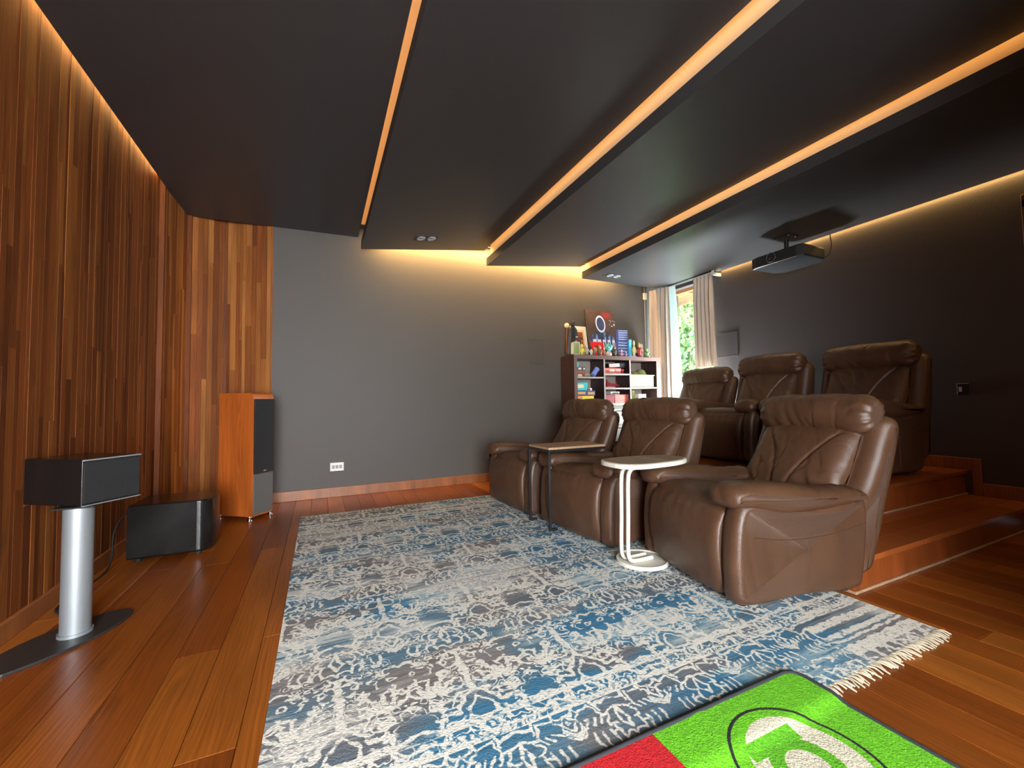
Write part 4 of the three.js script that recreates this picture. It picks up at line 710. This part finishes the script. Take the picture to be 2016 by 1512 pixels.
// thin board leaning on the wall: front print on a card, resting edge on the top
function leaning(name, label, cat, x0, x1, h, z, back, frameM, artFn, inner, thick = 0.02) {
  const w = x1 - x0, t = group(name, [(x0 + x1) / 2, TOPY + thick * Math.sin(back), z]); t.rotation.x = -back; tag(t, label, cat);
  mesh('frame', boxG(-w / 2, w / 2, 0, h, -thick, 0, 0.002), frameM, t);
  const tex = texture(256, Math.round(256 * h / w), artFn); tex.wrapS = tex.wrapT = THREE.ClampToEdgeWrapping;
  const g = new THREE.PlaneGeometry(w - 2 * inner, h - 2 * inner); g.translate(0, h / 2, 0.0012);
  mesh('print', g, mat([1, 1, 1], 0.5, { map: tex }), t); return t;
}
const ell = (u, v, cx, cy, rx, ry) => Math.hypot((u - cx) / rx, (v - cy) / ry);
leaning('canvas_print', 'dark brown canvas with blue and white abstract shapes leaning on the wall', 'picture', 3.434, 3.925, 0.705, -4.765, 0.19, mat([0.045, 0.03, 0.026], 0.7), (u, v) => {
  let c = [0.30, 0.22, 0.20], n = fbm(u * 7, v * 8, 4); c = c.map((q) => q * (0.75 + 0.5 * n));
  if (ell(u, v, 0.72, 0.90, 0.26, 0.10) < 1.1) { const k = smooth(1.1, 0.3, ell(u, v, 0.72, 0.90, 0.26, 0.10)); c = [lerp(c[0], 0.55, k), lerp(c[1], 0.18, k), lerp(c[2], 0.16, k)]; }
  const body = smooth(0.62, 0.5, v + 0.55 * Math.abs(u - 0.47) ** 1.5) * smooth(0.0, 0.1, v), st = 0.5 + 0.5 * Math.sin(u * 42 + 4 * fbm(u * 5, v * 3, 2));
  c = [0, 1, 2].map((k) => lerp(c[k], lerp([0.16, 0.20, 0.32][k], [0.50, 0.62, 0.84][k], st * smooth(0.2, 0.6, n)), body));
  const e = ell(u, v, 0.47, 0.70, 0.175, 0.185); if (e < 1) { c = [0.80, 0.84, 0.92]; if (e < 0.78) c = [0.20, 0.25, 0.40].map((q) => q * (0.8 + 0.6 * n)); }
  if (v > 0.17 && v < 0.36) { const s = (u - 0.10) / 0.84 * 5, f = s - Math.floor(s); if (s > 0 && s < 5 && Math.abs(f - 0.5) < 0.30 && (Math.abs(f - 0.5) > 0.14 || v > 0.31)) c = [0.84, 0.86, 0.92]; }
  if (v > 0.66 && v < 0.80 && u > 0.8 && fbm(u * 30, v * 30, 2) > 0.58) c = [0.8, 0.8, 0.82];
  return c;
}, 0.004, 0.03);
leaning('picture_frame', 'white framed picture with an orange-brown abstract print', 'picture frame', 3.17, 3.43, 0.44, -4.82, 0.15, M.white, (u, v) => {
  if (u < 0.13 || u > 0.87 || v < 0.1 || v > 0.9) return [0.84, 0.80, 0.70]; if (u < 0.24 || u > 0.76 || v < 0.2 || v > 0.82) return [0.78, 0.70, 0.56];
  const n = fbm(u * 6, v * 6, 3); if (v > 0.66) return [0.55, 0.24, 0.08]; if (v < 0.38) return [0.66 + 0.2 * n, 0.56, 0.72]; return n > 0.5 ? [0.80, 0.56, 0.34] : [0.36, 0.20, 0.14];
}, 0.012);
leaning('photo_frame', 'small tilted bright red picture frame on the shelf top', 'picture frame', 3.395, 3.60, 0.205, -4.675, 0.25, CH(0.72, 0.012, 0.02), (u, v) => (u < 0.24 || u > 0.76 || v < 0.2 || v > 0.78 ? [0.86, 0.05, 0.07] : fbm(u * 6, v * 6, 3) > 0.5 ? [0.82, 0.58, 0.36] : [0.50, 0.22, 0.10]), 0.004, 0.015);
const chevron = texture(128, 128, (u, v) => { const a = (v * 5 + 0.5 * Math.abs(((u * 6) % 1) - 0.5) * 2) % 1; return a < 0.35 ? [0.72, 0.76, 0.90] : [0.07, 0.09, 0.34]; });
function patterned(x0, x1, y0, h, z, turn, label) { const w = x1 - x0, t = group('gift_box', [(x0 + x1) / 2, y0, z], turn); tag(t, label, 'box', 'blue patterned boxes on the shelf top'); const g = new RoundedBoxGeometry(w, h, 0.05, 2, 0.003).translate(0, h / 2, -0.025); mesh('carton', g, mat([0.06, 0.09, 0.42], 0.5), t); mesh('front_print', new THREE.PlaneGeometry(w - 0.008, h - 0.008).translate(0, h / 2, 0.0011), mat([1, 1, 1], 0.5, { map: chevron }), t); return t; }
patterned(3.828, 4.005, TOPY, 0.215, -4.68, 0.03, 'lower dark blue box with a zigzag print on the shelf top');
patterned(3.845, 4.015, TOPY + 0.222, 0.165, -4.69, -0.03, 'upper dark blue box with a zigzag print standing on the other one').rotation.z = 0.03;
{ const t = group('tall_carton', [4.035, TOPY, -4.66], -0.05); tag(t, 'tall narrow sky blue carton beside the patterned boxes', 'box'); mesh('carton', boxG(-0.022, 0.022, 0, 0.25, -0.05, 0, 0.002), K.sky, t); mesh('lid_flap', boxG(-0.022, 0.022, 0.25, 0.252, -0.052, 0.002), K.sky, t); }
{ const t = mesh('comic_book', boxG(3.96, 4.10, TOPY, TOPY + 0.012, -4.628, -4.603, 0.002), CH(0.50, 0.42, 0.62)); tag(t, 'thin lilac booklet lying at the front edge of the shelf top', 'booklet'); }
// plain turned figurines: base, body, head
function figurine(x, z, h, wdt, cols, label, extra) {
  const t = group('figurine', [x, TOPY, z]); tag(t, label, 'figurine', 'small figurines on the shelf top');
  const L = (pts) => new THREE.LatheGeometry(pts.map(([r, y]) => new THREE.Vector2(r * wdt, y * h)), 20);
  mesh('base', L([[0.0, 0], [0.42, 0], [0.42, 0.05], [0.0, 0.05]]), cols[2] || K.black, t);
  mesh('body', L([[0.0, 0.05], [0.30, 0.05], [0.34, 0.2], [0.40, 0.42], [0.36, 0.55], [0.14, 0.64], [0.0, 0.65]]), cols[0], t);
  mesh('head', new THREE.SphereGeometry(0.19 * h, 18, 14).scale(wdt / h * 1.25, 1, wdt / h * 1.25).translate(0, 0.80 * h, 0), cols[1], t);
  if (extra) for (const s of [-1, 1]) mesh('arm', tubeG([[s * 0.30 * wdt, 0.52 * h, 0], [s * 0.50 * wdt, 0.40 * h, 0.01], [s * 0.44 * wdt, 0.26 * h, 0.02]], 0.06 * wdt + 0.003, 10, 8), cols[0], t);
}
{
  // black cloth-draped statuette at the wall end of the shelf top
  const t = group('statuette', [3.135, TOPY, -4.765]); tag(t, 'tall black statuette in a draped cloak at the wall end of the shelf top', 'statuette');
  const g = new THREE.LatheGeometry([[0.0, 0], [0.100, 0], [0.102, 0.03], [0.094, 0.15], [0.080, 0.28], [0.066, 0.36], [0.03, 0.405], [0.0, 0.41]].map(([r, y]) => new THREE.Vector2(r, y)), 72), p = g.attributes.position;
  for (let i = 0; i < p.count; i++) { const a = Math.atan2(p.getZ(i), p.getX(i)), y = p.getY(i), k = 1 + 0.10 * Math.sin(a * 9 + y * 6) * (1 - y / 0.43); p.setX(i, p.getX(i) * k); p.setZ(i, p.getZ(i) * k * 0.4); } g.computeVertexNormals();
  mesh('cloak', g, mat([0.022, 0.022, 0.020], 0.5), t); mesh('head', ball(0.036, 0, 0.44, 0, 0.85, 1.25, 0.95), mat([0.016, 0.016, 0.016], 0.4), t); mesh('sash', boxG(0.02, 0.055, 0.25, 0.268, 0.020, 0.034, 0.003), K.cream, t);
  const b = group('globe_ornament', [3.10, TOPY, -4.865]); tag(b, 'small cream globe on a stem behind the black statuette', 'ornament'); mesh('globe', ball(0.036, 0, 0.43, 0), K.cream, b); mesh('stem', cyl(0.008, 0.02, 0.40, 0, 0.20, 0, 14), K.brown, b);
  const c = group('glass_box', [3.092, TOPY, -4.625]); tag(c, 'small display box with a white frame and green content', 'box');
  mesh('frame', merge([boxG(-0.055, -0.048, 0, 0.17, -0.05, 0), boxG(0.045, 0.055, 0, 0.17, -0.05, 0), boxG(-0.055, 0.055, 0.162, 0.17, -0.05, 0), boxG(-0.055, 0.055, 0, 0.008, -0.05, 0)]), M.white, c); mesh('content', boxG(-0.047, 0.044, 0.009, 0.161, -0.045, -0.006, 0.004), CH(0.30, 0.36, 0.12), c); mesh('knob', ball(0.022, 0.015, 0.178, -0.025, 1, 0.7, 1), CH(0.66, 0.08, 0.08), c);
}
figurine(3.182, -4.635, 0.155, 0.062, [K.yellow, K.yellow, K.sky], 'yellow figurine with a blue base in front of the white frame', true);
figurine(3.262, -4.64, 0.16, 0.068, [CH(0.36, 0.32, 0.26), CH(0.5, 0.45, 0.38), K.black], 'grey-brown figurine beside the yellow one', true);
figurine(3.330, -4.63, 0.125, 0.05, [CH(0.55, 0.52, 0.42), K.black, K.black], 'short whitish figurine with a black head');
figurine(3.385, -4.635, 0.12, 0.05, [CH(0.12, 0.13, 0.11), CH(0.35, 0.33, 0.3), K.black], 'short dark figurine with a grey head below the red frame');
figurine(3.472, -4.63, 0.145, 0.085, [CH(0.16, 0.085, 0.05), CH(0.40, 0.25, 0.16), K.brown], 'stout brown figurine in front of the red frame', true);
figurine(3.545, -4.63, 0.125, 0.052, [CH(0.34, 0.14, 0.08), CH(0.62, 0.38, 0.26), K.brown], 'small reddish figurine with a pale head by the red frame');
{ const t = group('snow_globe', [3.637, TOPY, -4.645]); tag(t, 'turquoise glass ball on a pale foot before the canvas', 'ornament'); mesh('globe', ball(0.054, 0, 0.125, 0), mat([0.10, 0.52, 0.50], 0.12, { clearcoat: 1 }), t); mesh('foot', new THREE.LatheGeometry([[0, 0], [0.045, 0], [0.04, 0.04], [0.022, 0.075], [0, 0.08]].map(([r, y]) => new THREE.Vector2(r, y)), 24), CH(0.55, 0.5, 0.45), t); }
figurine(3.722, -4.63, 0.155, 0.08, [CH(0.10, 0.06, 0.045), CH(0.30, 0.16, 0.10), K.black], 'dark brown figurine at the corner of the canvas', true);
figurine(3.790, -4.64, 0.12, 0.05, [CH(0.045, 0.04, 0.04), CH(0.10, 0.085, 0.08), K.black], 'near-black figurine by the blue boxes');
figurine(3.845, -4.630, 0.10, 0.05, [CH(0.66, 0.30, 0.42), CH(0.70, 0.44, 0.50), K.pink], 'small pink figurine before the lower blue box');
figurine(3.93, -4.632, 0.08, 0.042, [CH(0.55, 0.30, 0.52), CH(0.66, 0.42, 0.56), K.pink], 'tiny mauve figurine before the lower blue box');
figurine(4.095, -4.66, 0.25, 0.065, [CH(0.66, 0.62, 0.30), CH(0.72, 0.70, 0.42), K.red], 'tall pale yellow figurine with a red base', true);
figurine(4.172, -4.64, 0.22, 0.085, [CH(0.36, 0.04, 0.03), CH(0.55, 0.34, 0.12), CH(0.28, 0.16, 0.4)], 'red and gold armoured figurine near the curtain', true);
figurine(4.242, -4.66, 0.205, 0.05, [CH(0.6, 0.52, 0.42), CH(0.62, 0.44, 0.34), K.orange], 'beige figurine behind the red and gold one');
figurine(4.312, -4.64, 0.14, 0.085, [CH(0.20, 0.34, 0.12), CH(0.36, 0.50, 0.18), K.green], 'squat green figurine at the window end of the shelf top', true);
renderer.render(scene, camera);
